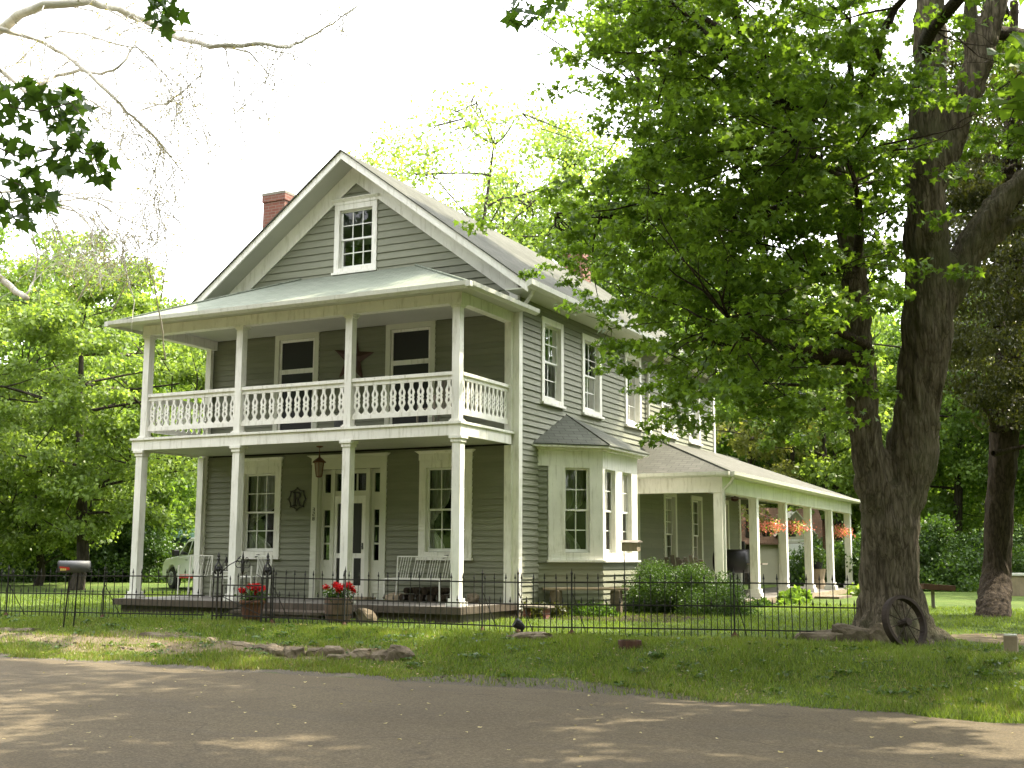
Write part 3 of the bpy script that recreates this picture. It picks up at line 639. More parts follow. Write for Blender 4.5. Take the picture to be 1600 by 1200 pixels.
# ---- main roof
rd = MB(); ye = 12.95
for sg in (1, -1):
    xe = -3.87+sg*4.36; ze = 9.33-SL*4.36
    rd.slab([(-3.87, -.66, 9.33), (-3.87, ye, 9.33), (xe, ye, ze), (xe, -.66, ze)], .03)
MR = rd.build('roof', 'roof', H)
rd = MB()
for sg in (1, -1):
    xe = -3.87+sg*4.30; ze = 9.297-SL*4.30
    rd.slab([(-3.87, -.58, 9.297), (-3.87, ye-.05, 9.297), (xe, ye-.05, ze), (xe, -.58, ze)], .10)
rd.build('roof_soffit', 'ceil', MR)
for sg in (1, -1):
    gt = MB(); xe = -3.87+sg*4.37; ze = 6.06
    gt.prism([(xe, -.66, ze+.02), (xe+sg*.12, -.66, ze+.02), (xe+sg*.11, -.66, ze-.08), (xe+sg*.03, -.66, ze-.12), (xe, -.66, ze-.12)], (0, ye+.66, 0)); gt.build('gutter', 'gutter', MR)
for xa_, xb_ in ((.0, .50), (-7.74, -8.23)): b = MB(); b.box((xa_, -.55, 5.935), (xb_, 12.9, 5.955)); b.build('eave_soffit', 'trim2', MR)
b = MB(); b.tube([(.45, -.25, 5.95), (.44, -.28, 5.88), (.20, -.12, 5.72), (.19, -.10, 5.62)], .038, 8); b.build('downspout', 'trim', H)
b = MB(); b.tube([(.47, 7.06, 5.96), (.42, 7.06, 5.82), (.08, 7.06, 5.55), (.075, 7.06, 4.15), (.2, 6.85, 3.85), (.3, 6.7, 3.75)], .042, 8); b.build('downspout', 'gutter', H)
# chimneys
def chimney(x0, x1, y0, y1, zb, zt, nm):
    b = MB(); b.box((x0, y0, zb), (x1, y1, zt-.24)); c = b.build('chimney', 'brick', MR, label=nm)
    k = MB(); k.box((x0-.025, y0-.025, zt-.239), (x1+.025, y1+.025, zt-.085)); k.build('chimney_collar', 'brick', c); k = MB(); k.box((x0-.03, y0-.03, zt-.084), (x1+.03, y1+.03, zt-.02)); k.box((x0+.02, y0+.02, zt-.019), (x1-.02, y1-.02, zt)); k.build('chimney_cap', 'cap', c)
chimney(-7.2, -6.58, 1.0, 1.66, 6.2, 9.30, 'red brick chimney rising behind the left roof slope')
chimney(-4.1, -3.5, 11.3, 11.9, 8.8, 9.95, 'brick chimney on the ridge behind the maple')
# ---- side wall
so_up = [(1.01, 2.06), (3.07, 4.15), (5.62, 6.68), (8.13, 9.22), (10.33, 11.33)]
so_lo = [(8.21, 9.20), (10.41, 11.36), (12.95, 13.9)]
ops = [O(a, c, 3.99, 5.60) for a, c in so_up]
for i, (a, c) in enumerate(so_up): window(SIDE, a, c, 3.97, 5.72 if i < 3 else 5.66, .125, 2, 2, 0, .05, .16, curtain='sheer' if i > 1 else ('both' if i == 0 else None), mat='trim')
lap(SIDE, 'side_wall_upper', .10, 12.55, 2.95, 5.93, [O(a, c, 3.97, 5.68) for a, c in so_up])
lap(SIDE, 'side_wall_lower', .10, .88, -.15, 2.95, [])
lap(SIDE, 'side_wall_porch', 4.7, 15.1, -.1, 2.95, [O(a, c, .40, 2.5) for a, c in so_lo], mat='siding')
for a, c in so_lo: window(SIDE, a, c, .62 if a > 12 else .40, 2.52, .12, 2, 3, 0, .04, .16, curtain='sheer', mat='trim2')
for (a, c, z1) in ((12.55, 12.68, 5.85), (15.0, 15.12, 2.95)):
    b = MB(SIDE); b.box((a, -.05, -.1), (c, .02, z1)); b.build('corner_board', 'trim', H)
b = MB(SIDE); b.box((6.35, -.05, -.1), (6.47, .0, 2.9)); b.build('corner_board', 'trim2', H)
# back and left walls, and the rear kitchen wing
b = MB(); b.box((-7.7, .3, -.3), (-7.66, 12.6, 6.2)); b.box((-7.7, 12.56, -.3), (-.04, 12.6, 6.2)); b.box((-5, 12.61, -.3), (-4.96, 15.1, 2.95)); b.box((-5, 15.06, -.3), (-.04, 15.1, 2.95))
b.prism([(-7.7, 12.56, 6.2), (-.04, 12.56, 6.2), (-3.87, 12.56, 9.1)], (0, .04, 0)); b.build('rear_wall', 'siding', H)
lap(frame((-7.74, 12.6, 0), (0, -1, 0), (-1, 0, 0)), 'left_wall', 0, 12.6, -.2, 5.9, [])
# dark backing behind the glass, the shade of unlit rooms put into its colour
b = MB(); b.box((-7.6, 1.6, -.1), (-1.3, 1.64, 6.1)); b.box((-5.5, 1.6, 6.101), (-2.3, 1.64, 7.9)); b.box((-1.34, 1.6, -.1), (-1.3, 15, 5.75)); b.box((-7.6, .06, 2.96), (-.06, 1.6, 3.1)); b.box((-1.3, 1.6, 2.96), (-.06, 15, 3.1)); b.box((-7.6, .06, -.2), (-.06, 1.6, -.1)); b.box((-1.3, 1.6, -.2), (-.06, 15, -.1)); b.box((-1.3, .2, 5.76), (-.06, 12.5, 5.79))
b.box((-1.29, 7.2, -.1), (-.3, 7.25, 5.7)); b.box((-1.3, 2.6, 3.2), (-.3, 2.65, 5.7)); b.build('dark_backing', 'dark', H)
b = MB()
b.box((-7.80, -.06, -.1), (-7.66, -.0, 5.6)); b.box((-7.80, .0, -.1), (-7.745, .12, 5.9)); b.build('corner_board', 'trim', H)
b = MB(); b.box((-.12, -.05, -.12), (.05, -.0301, 6.0)); b.box((.0301, -.03, -.12), (.05, .10, 5.8)); b.build('corner_board', 'trim', H)
b = MB(); b.box((-.23, -.13, 0), (-.08, -.051, 2.99)); b.box((-.23, -.13, 3.27), (-.08, -.051, 5.42)); b.build('pilaster', 'trim', H)
b = MB(); b.box((-7.84, -.15, 0), (-7.68, -.061, 2.99)); b.box((-7.72, -.15, 3.27), (-7.58, -.061, 5.42)); b.build('pilaster', 'trim', H)
b = MB(); b.box((-7.72, -.02, -.30), (.02, 12.6, -.06)); b.box((-.5, 12.6, -.30), (.01, 15.1, -.11)); b.build('foundation', 'stone', H)

# ---- front porch
XL, XR, YF = -7.86, -.07, -2.13
b = MB(); nb = 60
for k in range(nb):                                # floor boards run front to back
    x = -7.98+8.02*k/nb; b.box((x, -2.27, -.035), (x+8.02/nb-.006, -.01, random.uniform(-.002, .002)))
b.build('porch_floor', 'deckgrey', H)
b = MB(); b.box((-7.98, -2.30, -.125), (.04, -2.271, -.004)); b.box((.041, -2.30, -.125), (.065, -.05, -.004)); b.box((-8.0, -2.30, -.125), (-7.981, 0, -.004)); b.box((-7.86, -2.2, -.36), (-.04, -2.16, -.126)); b.box((-.039, -2.2, -.36), (-.0, -.05, -.126)); b.build('porch_skirt', 'deck', H)
b = MB(); b.box((-4.35, -3.05, -.17), (-2.35, -2.31, -.12)); b.box((-4.3, -3.02, -.36), (-2.4, -2.97, -.17)); b.build('porch_step', 'deck', H)
def post(x, y, z0, z1, w=.17, base=.14, capz=.12, flare=.085):
    b = MB(); h = w/2; b.box((x-h, y-h, z0+base), (x+h, y+h, z1-capz))
    b.box((x-h-flare*.7, y-h-flare*.7, z0+.001), (x+h+flare*.7, y+h+flare*.7, z0+base*.55)); b.box((x-h-flare*.35, y-h-flare*.35, z0+base*.551), (x+h+flare*.35, y+h+flare*.35, z0+base))
    b.box((x-h-.02, y-h-.02, z1-capz), (x+h+.02, y+h+.02, z1-capz*.45)); b.box((x-h-.045, y-h-.045, z1-capz*.449), (x+h+.045, y+h+.045, z1-.001))
    return b.build('porch_post', 'trim', H, bevel=.004)
lower = [-7.66, -5.13, -2.52, -.17]; upper = [-7.60, -5.15, -2.53, -.20]
for x in lower: post(x, YF+.10, 0, 2.999)
for x in upper: post(x, YF+.10, 3.25, 5.40, .155, .05, .07, .05)
# balcony floor and fascia
b = MB(); b.box((XL, YF, 3.0), (XR, YF+.04, 3.205)); b.box((XR-.04, YF+.041, 3.0), (XR-.001, -.131, 3.205)); b.box((XL+.001, YF+.041, 3.0), (XL+.04, -.131, 3.205)); b.build('balcony_fascia', 'trim', H, bevel=.003)
b = MB(); b.box((XL-.03, YF-.035, 3.206), (XR+.03, -.03, 3.25)); b.build('balcony_floor', 'trim', H)
b = MB()
for k in range(24): x = XL+.05+7.70*k/24; b.box((x, YF+.05, 3.03), (x+7.70/24-.008, -.03, 3.05))
b.build('porch_ceiling', 'ceil', H)
# railing
def prof(t):
    P = [(0, .5, 0), (.03, .49, 0), (.07, .30, 0), (.13, .17, 0), (.20, .19, 0), (.26, .30, .04), (.32, .36, .15), (.38, .33, .10), (.43, .27, 0), (.455, .27, .0), (.47, .31, .06), (.50, .33, .11), (.53, .31, .06), (.545, .27, 0), (.57, .27, .0), (.62, .33, .10), (.68, .36, .15), (.74, .30, .09), (.80, .20, .03), (.84, .16, 0), (.92, .15, 0), (1, .22, 0)]
    for i in range(len(P)-1):
        if P[i][0] <= t <= P[i+1][0]:
            k = (t-P[i][0])/(P[i+1][0]-P[i][0]); return P[i][1]+k*(P[i+1][1]-P[i][1]), P[i][2]+k*(P[i+1][2]-P[i][2])
    return .2, 0
def baluster_mesh(xf, sp, z0, z1):
    b = MB(xf); n = 44; th = .022
    for k in range(n):
        ta, tb = k/n, (k+1)/n; (wa, ha), (wb, hb) = prof(ta), prof(tb); za, zb = z0+(z1-z0)*ta, z0+(z1-z0)*tb
        for sg in (-1, 1):
            q = [(sg*ha*sp, za), (sg*wa*sp, za), (sg*wb*sp, zb), (sg*hb*sp, zb)]
            b.add([(x, -th/2, z) for x, z in q]+[(x, th/2, z) for x, z in q], [(0, 1, 2, 3), (4, 7, 6, 5), (0, 3, 7, 4), (1, 5, 6, 2)])
    return b
def railing(p0, p1, nb, normal):
    p0 = Vector(p0); p1 = Vector(p1); u = (p1-p0).normalized(); ln = (p1-p0).length; xf = frame(p0, u, normal)
    b = MB(xf); b.box((0, -.055, 4.10), (ln, .055, 4.155)); b.box((0, -.02, 4.02), (ln, .02, 4.0995)); b.box((0, -.022, 3.395), (ln, .022, 3.47)); b.box((0, -.035, 4.156), (ln, .035, 4.165))
    R_ = b.build('balcony_railing', 'trim', H); sp = ln/nb; first = None
    for k in range(nb):
        c = (k+.5)*sp
        if first is None:
            first = baluster_mesh(frame(p0+u*c, u, normal), sp*.99, 3.47, 4.02).build('baluster', 'trim', R_); base = c
        else:
            o = first.copy(); COL.objects.link(o); o.parent = R_; d = u*(c-base); o.location = d
    return R_
yy = YF+.10
for i, n_b in ((0, 12), (1, 12), (2, 11)): railing((upper[i]+.078, yy, 0), (upper[i+1]-.078, yy, 0), n_b, (0, -1, 0))
railing((-.17, yy+.078, 0), (-.17, -.131, 0), 11, (1, 0, 0)); railing((-7.63, -.131, 0), (-7.63, yy+.078, 0), 11, (-1, 0, 0))
# porch roof
EZ, HZ = 5.66, 6.80; XA, XB, YE = -8.20, .27, -2.52
RP = MB(); a1, a2 = (-5.25, -.01, HZ), (-2.36, -.01, HZ)
RP.slab([(XA, YE, EZ), (XB, YE, EZ), a2, a1], .03); RP.slab([(XB, YE, EZ), (XB, .30, EZ), (XB-.01, .30, EZ+.005), (XB-.01, -.0, EZ+.005)], .03)
RP = MB(); RP.slab([(XA, YE, EZ), (XB, YE, EZ), a2, a1], .03); RP.slab([(XB, YE, EZ), (XB, -.01, EZ), a2], .03); RP.slab([(XA, YE, EZ), a1, (XA, -.01, EZ)], .03)
RP.slab([(XB, -.009, EZ), (XB, .14, EZ), (.06, .14, EZ+.09), (.06, -.009, EZ+.09)], .03)
PRF = RP.build('porch_roof', 'roof_porch', H)
for p_, q_ in (((XB, YE, EZ+.012), (-2.36, -.03, HZ+.012)), ((XA, YE, EZ+.012), (-5.25, -.03, HZ+.012))): b = MB(); b.tube([p_, q_], .02, 6); b.build('hip_cap', 'roof_porch', PRF)
b = MB()
g_ = lambda s_, e_, d: b.prism([Vector(s_)+Vector(d)*q+Vector((0, 0, z)) for q, z in ((0, .005), (.11, .005), (.10, -.07), (.03, -.11), (0, -.11))], Vector(e_)-Vector(s_))
g_((XA, YE, EZ), (XB, YE, EZ), (0, -1, 0)); g_((XB, YE, EZ), (XB, .20, EZ), (1, 0, 0)); g_((XA, YE, EZ), (XA, .0, EZ), (-1, 0, 0))
b.box((XB+.001, YE-.108, EZ-.1), (XB+.10, YE-.001, EZ)); b.box((XA-.10, YE-.108, EZ-.1), (XA-.001, YE-.001, EZ)); b.build('gutter', 'gutter', PRF)
b = MB(); b.box((-7.70, YF, 5.40), (-.08, YF+.19, 5.60)); b.box((-.26, YF+.191, 5.40), (-.081, -.03, 5.60)); b.box((-7.69, YF+.191, 5.40), (-7.51, -.03, 5.60)); b.build('porch_beam', 'trim', H)
b = MB(); b.box((XA+.02, YE+.02, 5.601), (XB-.02, -.03, 5.625)); b.build('porch_ceiling', 'ceil', H)

# ---- bay window
BT = .80
aL = math.hypot(.97, .97)
b = lap(BAYA, 'bay_wall', 0, aL, -.2, BT-.02, []); lap(BAYB, 'bay_wall', 0, 1.95, -.2, BT-.02, []); lap(BAYC, 'bay_wall', 0, aL, -.2, BT-.02, [])
lap(BAYA, 'bay_wall', 0, .21, BT-.02, 2.70, []); lap(BAYC, 'bay_wall', aL-.21, aL, BT-.02, 2.70, [])
b = MB(BAYA); za, zb = .97, 2.66
b.box((.22, -.03, BT), (.545, .02, zb)); b.box((1.135, -.03, BT), (aL+.012, .02, zb)); b.box((.545, -.03, BT), (1.135, .02, za-.05)); b.box((-.01, -.032, zb+.001), (aL+.012, .02, 3.10)); BW = b.build('bay_window', 'trim', H)
b = MB(BAYB); b.box((0, -.028, BT), (.10, .02, zb)); b.box((.70, -.028, BT), (1.02, .02, zb)); b.box((1.63, -.028, BT), (1.95, .02, zb)); b.box((.10, -.028, BT), (.70, .02, za-.05)); b.box((1.02, -.028, BT), (1.63, .02, za-.05)); b.box((0, -.03, zb+.001), (1.95, .02, 3.10)); b.build('bay_front', 'trim', H)
b = MB(BAYC); b.box((0, -.03, BT), (aL-.22, .02, 3.10)); b.build('bay_back_side', 'trim', H)
b = MB(BAYA); b.box((.18, -.09, BT-.04), (aL+.03, .0, BT-.001)); b.xf = BAYB; b.box((.0, -.09, BT-.04), (1.97, .0, BT-.001)); b.build('bay_sill', 'trim', H)
window(BAYA, .52, 1.16, za-.06, zb+.03, .055, 2, 2, 0, 0, .12, 'left', proud=.035)
window(BAYB, .07, .72, za-.06, zb+.03, .055, 2, 2, 0, 0, .12, 'sheer', proud=.033); window(BAYB, 1.0, 1.65, za-.06, zb+.03, .055, 2, 2, 0, 0, .12, 'sheer', proud=.033)
b = MB(BAYA); b.box((.2, .55, -.1), (aL+.3, .6, 3.0)); b.xf = BAYB; b.box((.3, .62, -.1), (1.9, .66, 3.0)); b.build('bay_dark_backing', 'dark', H)  # dark backing, the bay room's shade put into the colour
e0, e1, e2, e3 = (0, .60, 3.10), (1.20, 1.72, 3.10), (1.20, 4.06, 3.10), (0, 5.0, 3.10); ap = (.0, 2.25, 3.84)
b = MB(); b.slab([e0, e1, ap], .025); b.slab([e1, e2, ap], .025); b.slab([e2, e3, ap], .025); BR = b.build('bay_roof', 'roof_bay', H)
b = MB(); b.prism([(e[0]*.985, e[1]*.99+.02, 3.0701) for e in (e0, e1, e2, e3)], (0, 0, -.035)); b.prism([(e[0]*.90, .09*2.8+e[1]*.91, 3.034) for e in (e0, e1, e2, e3)], (0, 0, -.05)); b.build('bay_eave', 'trim', BR)
b = MB(); b.tube([(1.2, 1.72, 3.11), ap], .014, 6); b.build('hip_cap', 'roof', BR)

# ---- side porch
PX, PY, SP, DZ, BZ = 2.30, 5.49, 2.87, -.11, 2.31
XE, YE2, ZE = 2.68, 5.10, 2.74
b = MB(); nb2 = 100
for k in range(nb2): y = 5.36+15.1*k/nb2; b.box((.02, y, DZ-.035), (2.52, y+15.1/nb2-.006, DZ+random.uniform(-.002, .002)))
b.build('side_porch_floor', 'deckgrey', H)
b = MB(); b.box((2.521, 5.34, DZ-.14), (2.55, 20.5, DZ-.003)); b.box((.05, 5.32, DZ-.14), (2.52, 5.339, DZ-.003)); b.box((2.42, 5.4, -.4), (2.46, 20.4, DZ-.141)); b.build('side_porch_skirt', 'wood_old', H)
for k in range(6): post(PX, PY+SP*k, DZ, BZ, .20, .22, .02, .10)
for k in range(5): 
    if k > 3: post(.1, PY+SP*k+SP, DZ, BZ, .20, .22, .02, .10)
b = MB(); b.box((PX-.12, PY-.12, BZ), (PX+.12, PY+SP*5+.12, ZE-.09)); b.box((.03, PY-.12, BZ), (PX-.121, PY+.12, ZE-.09)); b.build('side_porch_beam', 'trim', H)
b = MB(); b.box((.03, YE2+.03, ZE-.088), (XE-.03, 20.5, ZE-.062)); b.build('side_porch_ceiling', 'ceil', H)
RQ = MB(); RQ.slab([(0, YE2, ZE), (XE, YE2, ZE), (0, 7.40, 3.82)], .03)
RQ.slab([(XE, YE2, ZE), (XE, 20.75, ZE), (0, 12.9, 3.86), (0, 7.40, 3.82)], .03); RQ.slab([(XE, 20.75, ZE), (-2.7, 20.75, ZE), (-2.7, 12.9, ZE), (0, 12.9, 3.86)], .03)
RQ.slab([(0, 12.7, 3.86), (0, 15.2, 3.86), (-5.2, 15.2, 3.0), (-5.2, 12.7, 3.0)], .03)
SR = RQ.build('side_porch_roof', 'roof_side', H)
b = MB(); b.tube([(XE, YE2, ZE+.01), (0.01, 7.4, 3.83)], .018, 6); b.build('hip_cap', 'roof', SR)
b = MB(); g_((XE, YE2, ZE), (XE, 20.75, ZE), (1, 0, 0)); g_((.02, YE2, ZE), (XE, YE2, ZE), (0, -1, 0)); b.build('gutter', 'gutter', SR)
b = MB(); b.tube([(XE+.05, PY-.25, ZE-.1), (XE-.02, PY-.22, ZE-.22), (PX+.16, PY-.16, ZE-.40), (PX+.16, PY-.16, -.15)], .035, 8); b.build('downspout', 'gutter', H)
b = MB(); b.box((2.62, 13.2, -.36), (3.3, 15.0, -.20)); b.box((2.6, 13.0, -.36), (3.9, 15.2, -.27)); b.build('side_porch_step', 'stone', H)
# ================================================================ YARD OBJECTS
# ---- iron fence in sections, gate
def knot(pts):
    return [Vector((x, y, gz(x, y))) for x, y in pts]
def picket_mb(h, wob=0):
    b = MB(); b.bar((0, 0, 0), (0, 0, h-.07), .010); b.lathe([(.007, h-.085), (.017, h-.07), (.010, h-.045), (.003, h), (.0005, h+.001)], (0, 0, 0), 5); return b
tall = short = None
def fence_section(p, q, label, n=None, dh=0):
    global tall, short
    p = Vector(p); q = Vector(q); t = thing('iron_fence', label, 'fence', p, 'sections of the low iron picket fence'); d = q-p; L_ = d.length; n = int(L_/.092)
    for h, y_ in ((.76, .009), (.44, .009), (.115, .009)):
        b = MB(); b.bar(p+Vector((0, -y_, h)), q+Vector((0, -y_, h)), .008, .020); b.build('rail', 'rod', t)
    for k in range(n):
        c = p+d*((k+.5)/n)-p; tallp = k % 2 == 0; src = tall if tallp else short
        if src is None:
            src = picket_mb(.90 if tallp else .56).build('picket', 'rod', None); 
            if tallp: tall = src
            else: short = src
            o = src
        else: o = src.copy(); COL.objects.link(o)
        o.parent = t; o.location = c+Vector((0, 0, -.01)); o.rotation_euler = (random.gauss(0, .018), random.gauss(0, .018), random.uniform(0, 1))
        if random.random() < .05: o.rotation_euler = (random.gauss(0, .05), random.gauss(0, .09), 0)
    # back stays and foot
    for e, s_ in ((p, 1),):
        b = MB(); b.bar(e, e+Vector((0, 0, .88)), .019); b.lathe([(.012, .86), (.02, .89), (.009, .92), (.001, .97)], e, 6); b.bar(e+Vector((.06, .40, .0)), e+Vector((.01, .01, .60)), .010); b.build('fence_post', 'rod', t)
    b = MB(); e = p; b.lathe([(.06, -.02), (.055, .03), (.025, .07), (.015, .09)], e, 7); b.build('post_foot', 'rust', t)
    return t
FP = knot([(-14.6, -5.35), (-12.4, -5.2), (-10.3, -5.0), (-8.1, -4.8), (-5.85, -4.65), (-3.66, -4.52)])
LBL = ['far left end section of the black iron fence', 'iron fence section just inside the left edge of the photo', 'iron fence section left of the mailbox', 'iron fence section directly behind the mailbox post', 'iron fence section joining the left side of the arched gate']
for i in range(5): fence_section(FP[i], FP[i+1], LBL[i])
FQ = knot([(-2.28, -4.45), (-.9, -4.38), (1.53, -4.25), (2.22, -4.42), (3.05, -4.33), (5.36, -3.95), (6.95, -3.42)])
LBL = ['iron fence section in front of the right flower planter', 'iron fence section in front of the white porch bench', 'short sloping iron fence section past the porch corner', 'short iron fence section in front of the bay window corner', 'iron fence section in front of the green bush', 'iron fence section ending at the big maple trunk']
for i in range(6): fence_section(FQ[i], FQ[i+1], LBL[i])
def gate_post(x, y, lab):
    z = gz(x, y); t = thing('gate_post', lab, 'gate post', (x, y, z), 'pair of ornamental gate posts'); b = MB(); c = Vector((x, y, z))
    for dx, dy in ((-.05, -.05), (.05, -.05), (.05, .05), (-.05, .05)): b.bar(c+Vector((dx, dy, 0)), c+Vector((dx, dy, .86)), .017)
    for h in (.1, .42, .74): b.box(c+Vector((-.062, -.062, h)), c+Vector((.062, .062, h+.022)))
    b.build('post_cage', 'rod', t); b = MB()
    for sx in (-1, 1):
        b.tube([c+Vector((sx*.05, 0, .80)), c+Vector((sx*.085, 0, .86)), c+Vector((sx*.07, 0, .93)), c+Vector((sx*.025, 0, .98)), c+Vector((0, 0, 1.04))], .013, 6)
        b.tube([c+Vector((0, sx*.05, .80)), c+Vector((0, sx*.085, .86)), c+Vector((0, sx*.07, .93)), c+Vector((0, sx*.025, .98)), c+Vector((0, 0, 1.04))], .013, 6)
    b.lathe([(.012, 1.02), (.03, 1.05), (.016, 1.08), (.026, 1.10), (.004, 1.17)], c, 8); b.lathe([(.03, .84), (.055, .88), (.03, .93)], c, 8); b.build('post_finial', 'rod', t)
gate_post(-3.42, -4.49, 'ornamental iron gate post left of the left planter'); gate_post(-2.40, -4.46, 'ornamental iron gate post between the two planters')
gx0, gx1, gy = -3.33, -2.49, -4.475; z = gz(-3, gy); t = thing('garden_gate', 'small arched iron garden gate with a tall scrolled finial', 'gate', ((gx0+gx1)/2, gy, z))
b = MB(); V = lambda x, h: Vector((x, gy, z+h)); cx = (gx0+gx1)/2
arc = [V(gx0+(gx1-gx0)*i/16, .60+.09*math.sin(PI*i/16)) for i in range(17)]
b.bar(V(gx0, .03), V(gx0, .62), .02); b.bar(V(gx1, .03), V(gx1, .66), .02); b.bar(V(gx0, .12), V(gx1, .12), .014, .022); b.bar(V(gx0, .44), V(gx1, .44), .014, .022); b.bar(V(gx0, .62), V(gx1, .62), .014, .02); b.bar(V(gx0, .14), V(gx1, .43), .012); b.bar(V(gx0, .43), V(gx1, .14), .012)
b.tube([V(gx1, .62), V(gx1-.02, .76), V(gx1-.12, .80)], .008, 6); b.build('gate_frame', 'rod', t)
b = MB()
for k in range(1, 10):
    x = gx0+(gx1-gx0)*k/10; h = .56 if k % 2 else .78-.02*abs(k-5); b.bar(V(x, .04), V(x, h), .011); b.lathe([(.006, h-.02), (.015, h), (.002, h+.06)], V(x, 0), 5)
b.build('gate_pickets', 'rod', t)
b = MB(); b.bar(V(cx, .6), V(cx, 1.0), .012); b.lathe([(.008, .80), (.028, .86), (.022, .92), (.026, .98), (.012, 1.04), (.020, 1.08), (.002, 1.20)], V(cx, 0), 8)
for s_ in (-1, 1):
    def spiral(c0, r0_, turns, a0, dr): return [Vector((cx+s_*(c0[0]+r0_*(1-k/26)*math.cos(a0+dr*k*turns/26)), gy, z+c0[1]+r0_*(1-k/26)*math.sin(a0+dr*k*turns/26))) for k in range(22)]
    b.tube([V(cx, .88)]+spiral((.10, .98), .075, 7.5, -2.2, 1), .007, 5); b.tube([V(cx, .96)]+spiral((.075, 1.06), .05, 7, -2.4, 1), .006, 5); b.tube([V(cx+s_*.02, .97), V(cx+s_*.05, 1.02)], .006, 5)
b.tube([V(gx0, .86), V(gx0+.12, .95), V(cx-.12, 1.03), V(cx-.05, 1.1)], .009, 5); b.build('gate_finial', 'rod', t)

# ---- mailbox (grey, red flag, on two angle-iron legs)
mz = gz(-5.55, -5.66); t = thing('mailbox', 'grey metal roadside mailbox with red flag on two thin posts', 'mailbox', (-5.5, -5.62, mz))
ang = rad(30); u = Vector((math.cos(ang), math.sin(ang), 0)); w = Vector((-math.sin(ang), math.cos(ang), 0)); c = Vector((-5.58, -5.60, mz+.93))
prf = [(-.085, 0), (.085, 0)]+[(.085*math.cos(k*PI/12), .11+.085*math.sin(k*PI/12)) for k in range(13)]
b = MB(); L_ = .50; st_ = c-u*L_/2+Vector((0, 0, .0)); b.prism([st_+w*a+Vector((0, 0, h)) for a, h in prf], u*L_); b.build('mailbox_body', 'greymetal', t, True)
b = MB(); b.prism([st_-u*.012+w*a*1.04+Vector((0, 0, h*1.02)) for a, h in prf], u*.011); b.build('mailbox_door', 'black', t)
b = MB(); sd_ = c-w*.0895; b.prism([sd_-u*.22+Vector((0, 0, .10)), sd_-u*.06+Vector((0, 0, .085)), sd_-u*.05+Vector((0, 0, .045)), sd_-u*.12+Vector((0, 0, .035)), sd_-u*.16+Vector((0, 0, .06)), sd_-u*.22+Vector((0, 0, .07))], -w*.006); b.build('mailbox_flag', 'red', t)
M['sticker'] = paint('number_sticker', (.55, .45, .12), .6, .1); M['ink'] = paint('ink', (.015, .015, .015), .6, 0)
b = MB()
for k in range(3): q = sd_-u*(.205-.034*k)+Vector((0, 0, .0)); b.prism([q+Vector((0, 0, .03)), q+u*.028+Vector((0, 0, .03)), q+u*.028+Vector((0, 0, .068)), q+Vector((0, 0, .068))], -w*.0075)
for k in range(3): q = st_-u*.0125+w*(-.055+.035*k)+Vector((0, 0, .045)); b.prism([q, q+w*.03, q+w*.03+Vector((0, 0, .045)), q+Vector((0, 0, .045))], -u*.003)
b.build('number_stickers', 'sticker', t)
for k in (-1, 1):
    f = c+u*k*.065; b = MB(); b.bar((f.x-.04+k*.03, f.y-.03, gz(f.x, f.y)-.1), (f.x, f.y, c.z-.001), .028, .006); b.bar((f.x-.04+k*.03, f.y-.03, gz(f.x, f.y)-.1), (f.x, f.y, c.z-.001), .006, .028); b.build('mailbox_post', 'rod', t)

# ---- flowers in planters
def flower_pot(kind, x, y, z, h, r, lab):
    t = thing('flower_planter', lab, 'planter', (x, y, z), 'red flower planters by the gate'); c = Vector((x, y, z)); b = MB()
    if kind == 'clay': b.lathe([(r*.72, 0), (r*.80, h*.3), (r*.92, h*.8), (r*.93, h*.82), (r*1.04, h*.83), (r*1.04, h), (r*.93, h), (r*.9, h*.9)], c, 24); b.build('pot', 'terracotta', t, True)
    else:
        b.lathe([(r*.80, 0), (r*.93, h*.25), (r, h*.6), (r*1.0, h*.9), (r*.97, h), (r*.9, h), (r*.88, h*.9)], c, 26); b.build('pot', 'barrel', t)
        b = MB(); b.lathe([(r*.955, h*.28), (r*.975, h*.34)], c, 26); b.lathe([(r*1.012, h*.72), (r*1.012, h*.78)], c, 26); b.build('barrel_hoop', 'rod', t)
    b = MB(); b.lathe([(r*.9, h*.9), (.001, h*.92)], c, 20); b.build('soil', 'mulch', t)
    rg = np.random.default_rng(int(abs(x)*100)); K = 420; p = rg.normal(size=(K, 3))*[r*.5, r*.5, .055]+[x, y, z+h+.07]; np_mesh('foliage', leaves(p, .055, QUAD, rng=rg), None, 'leaf_near', t)
    nh = 12; st = MB()
    for k in range(nh):
        a = rg.uniform(0, 2*PI); rr = rg.uniform(.2, 1)*r*1.05; q = np.array([x+rr*math.cos(a), y+rr*math.sin(a), z+h+rg.uniform(.15, .26)-rr*.18])
        st.tube([(x+rr*.4*math.cos(a), y+rr*.4*math.sin(a), z+h), q], .004, 4); v = rg.normal(size=(90, 3)); v /= np.linalg.norm(v, axis=1)[:, None]
        np_mesh('flower_head', leaves(q+v*[.055, .055, .04]*rg.uniform(.5, 1, (90, 1)), .034, QUAD, up=.2, droop=0, rng=rg), None, 'petal', t)
    st.build('stems', 'leaf_near', t)
flower_pot('clay', -3.02, -4.05, gz(-3.0, -4.0), .36, .21, 'red geraniums in a terracotta pot behind the arched gate')
flower_pot('barrel', -1.74, -3.35, gz(-1.9, -3.4), .42, .24, 'red geraniums in a brown wooden barrel by the porch step')

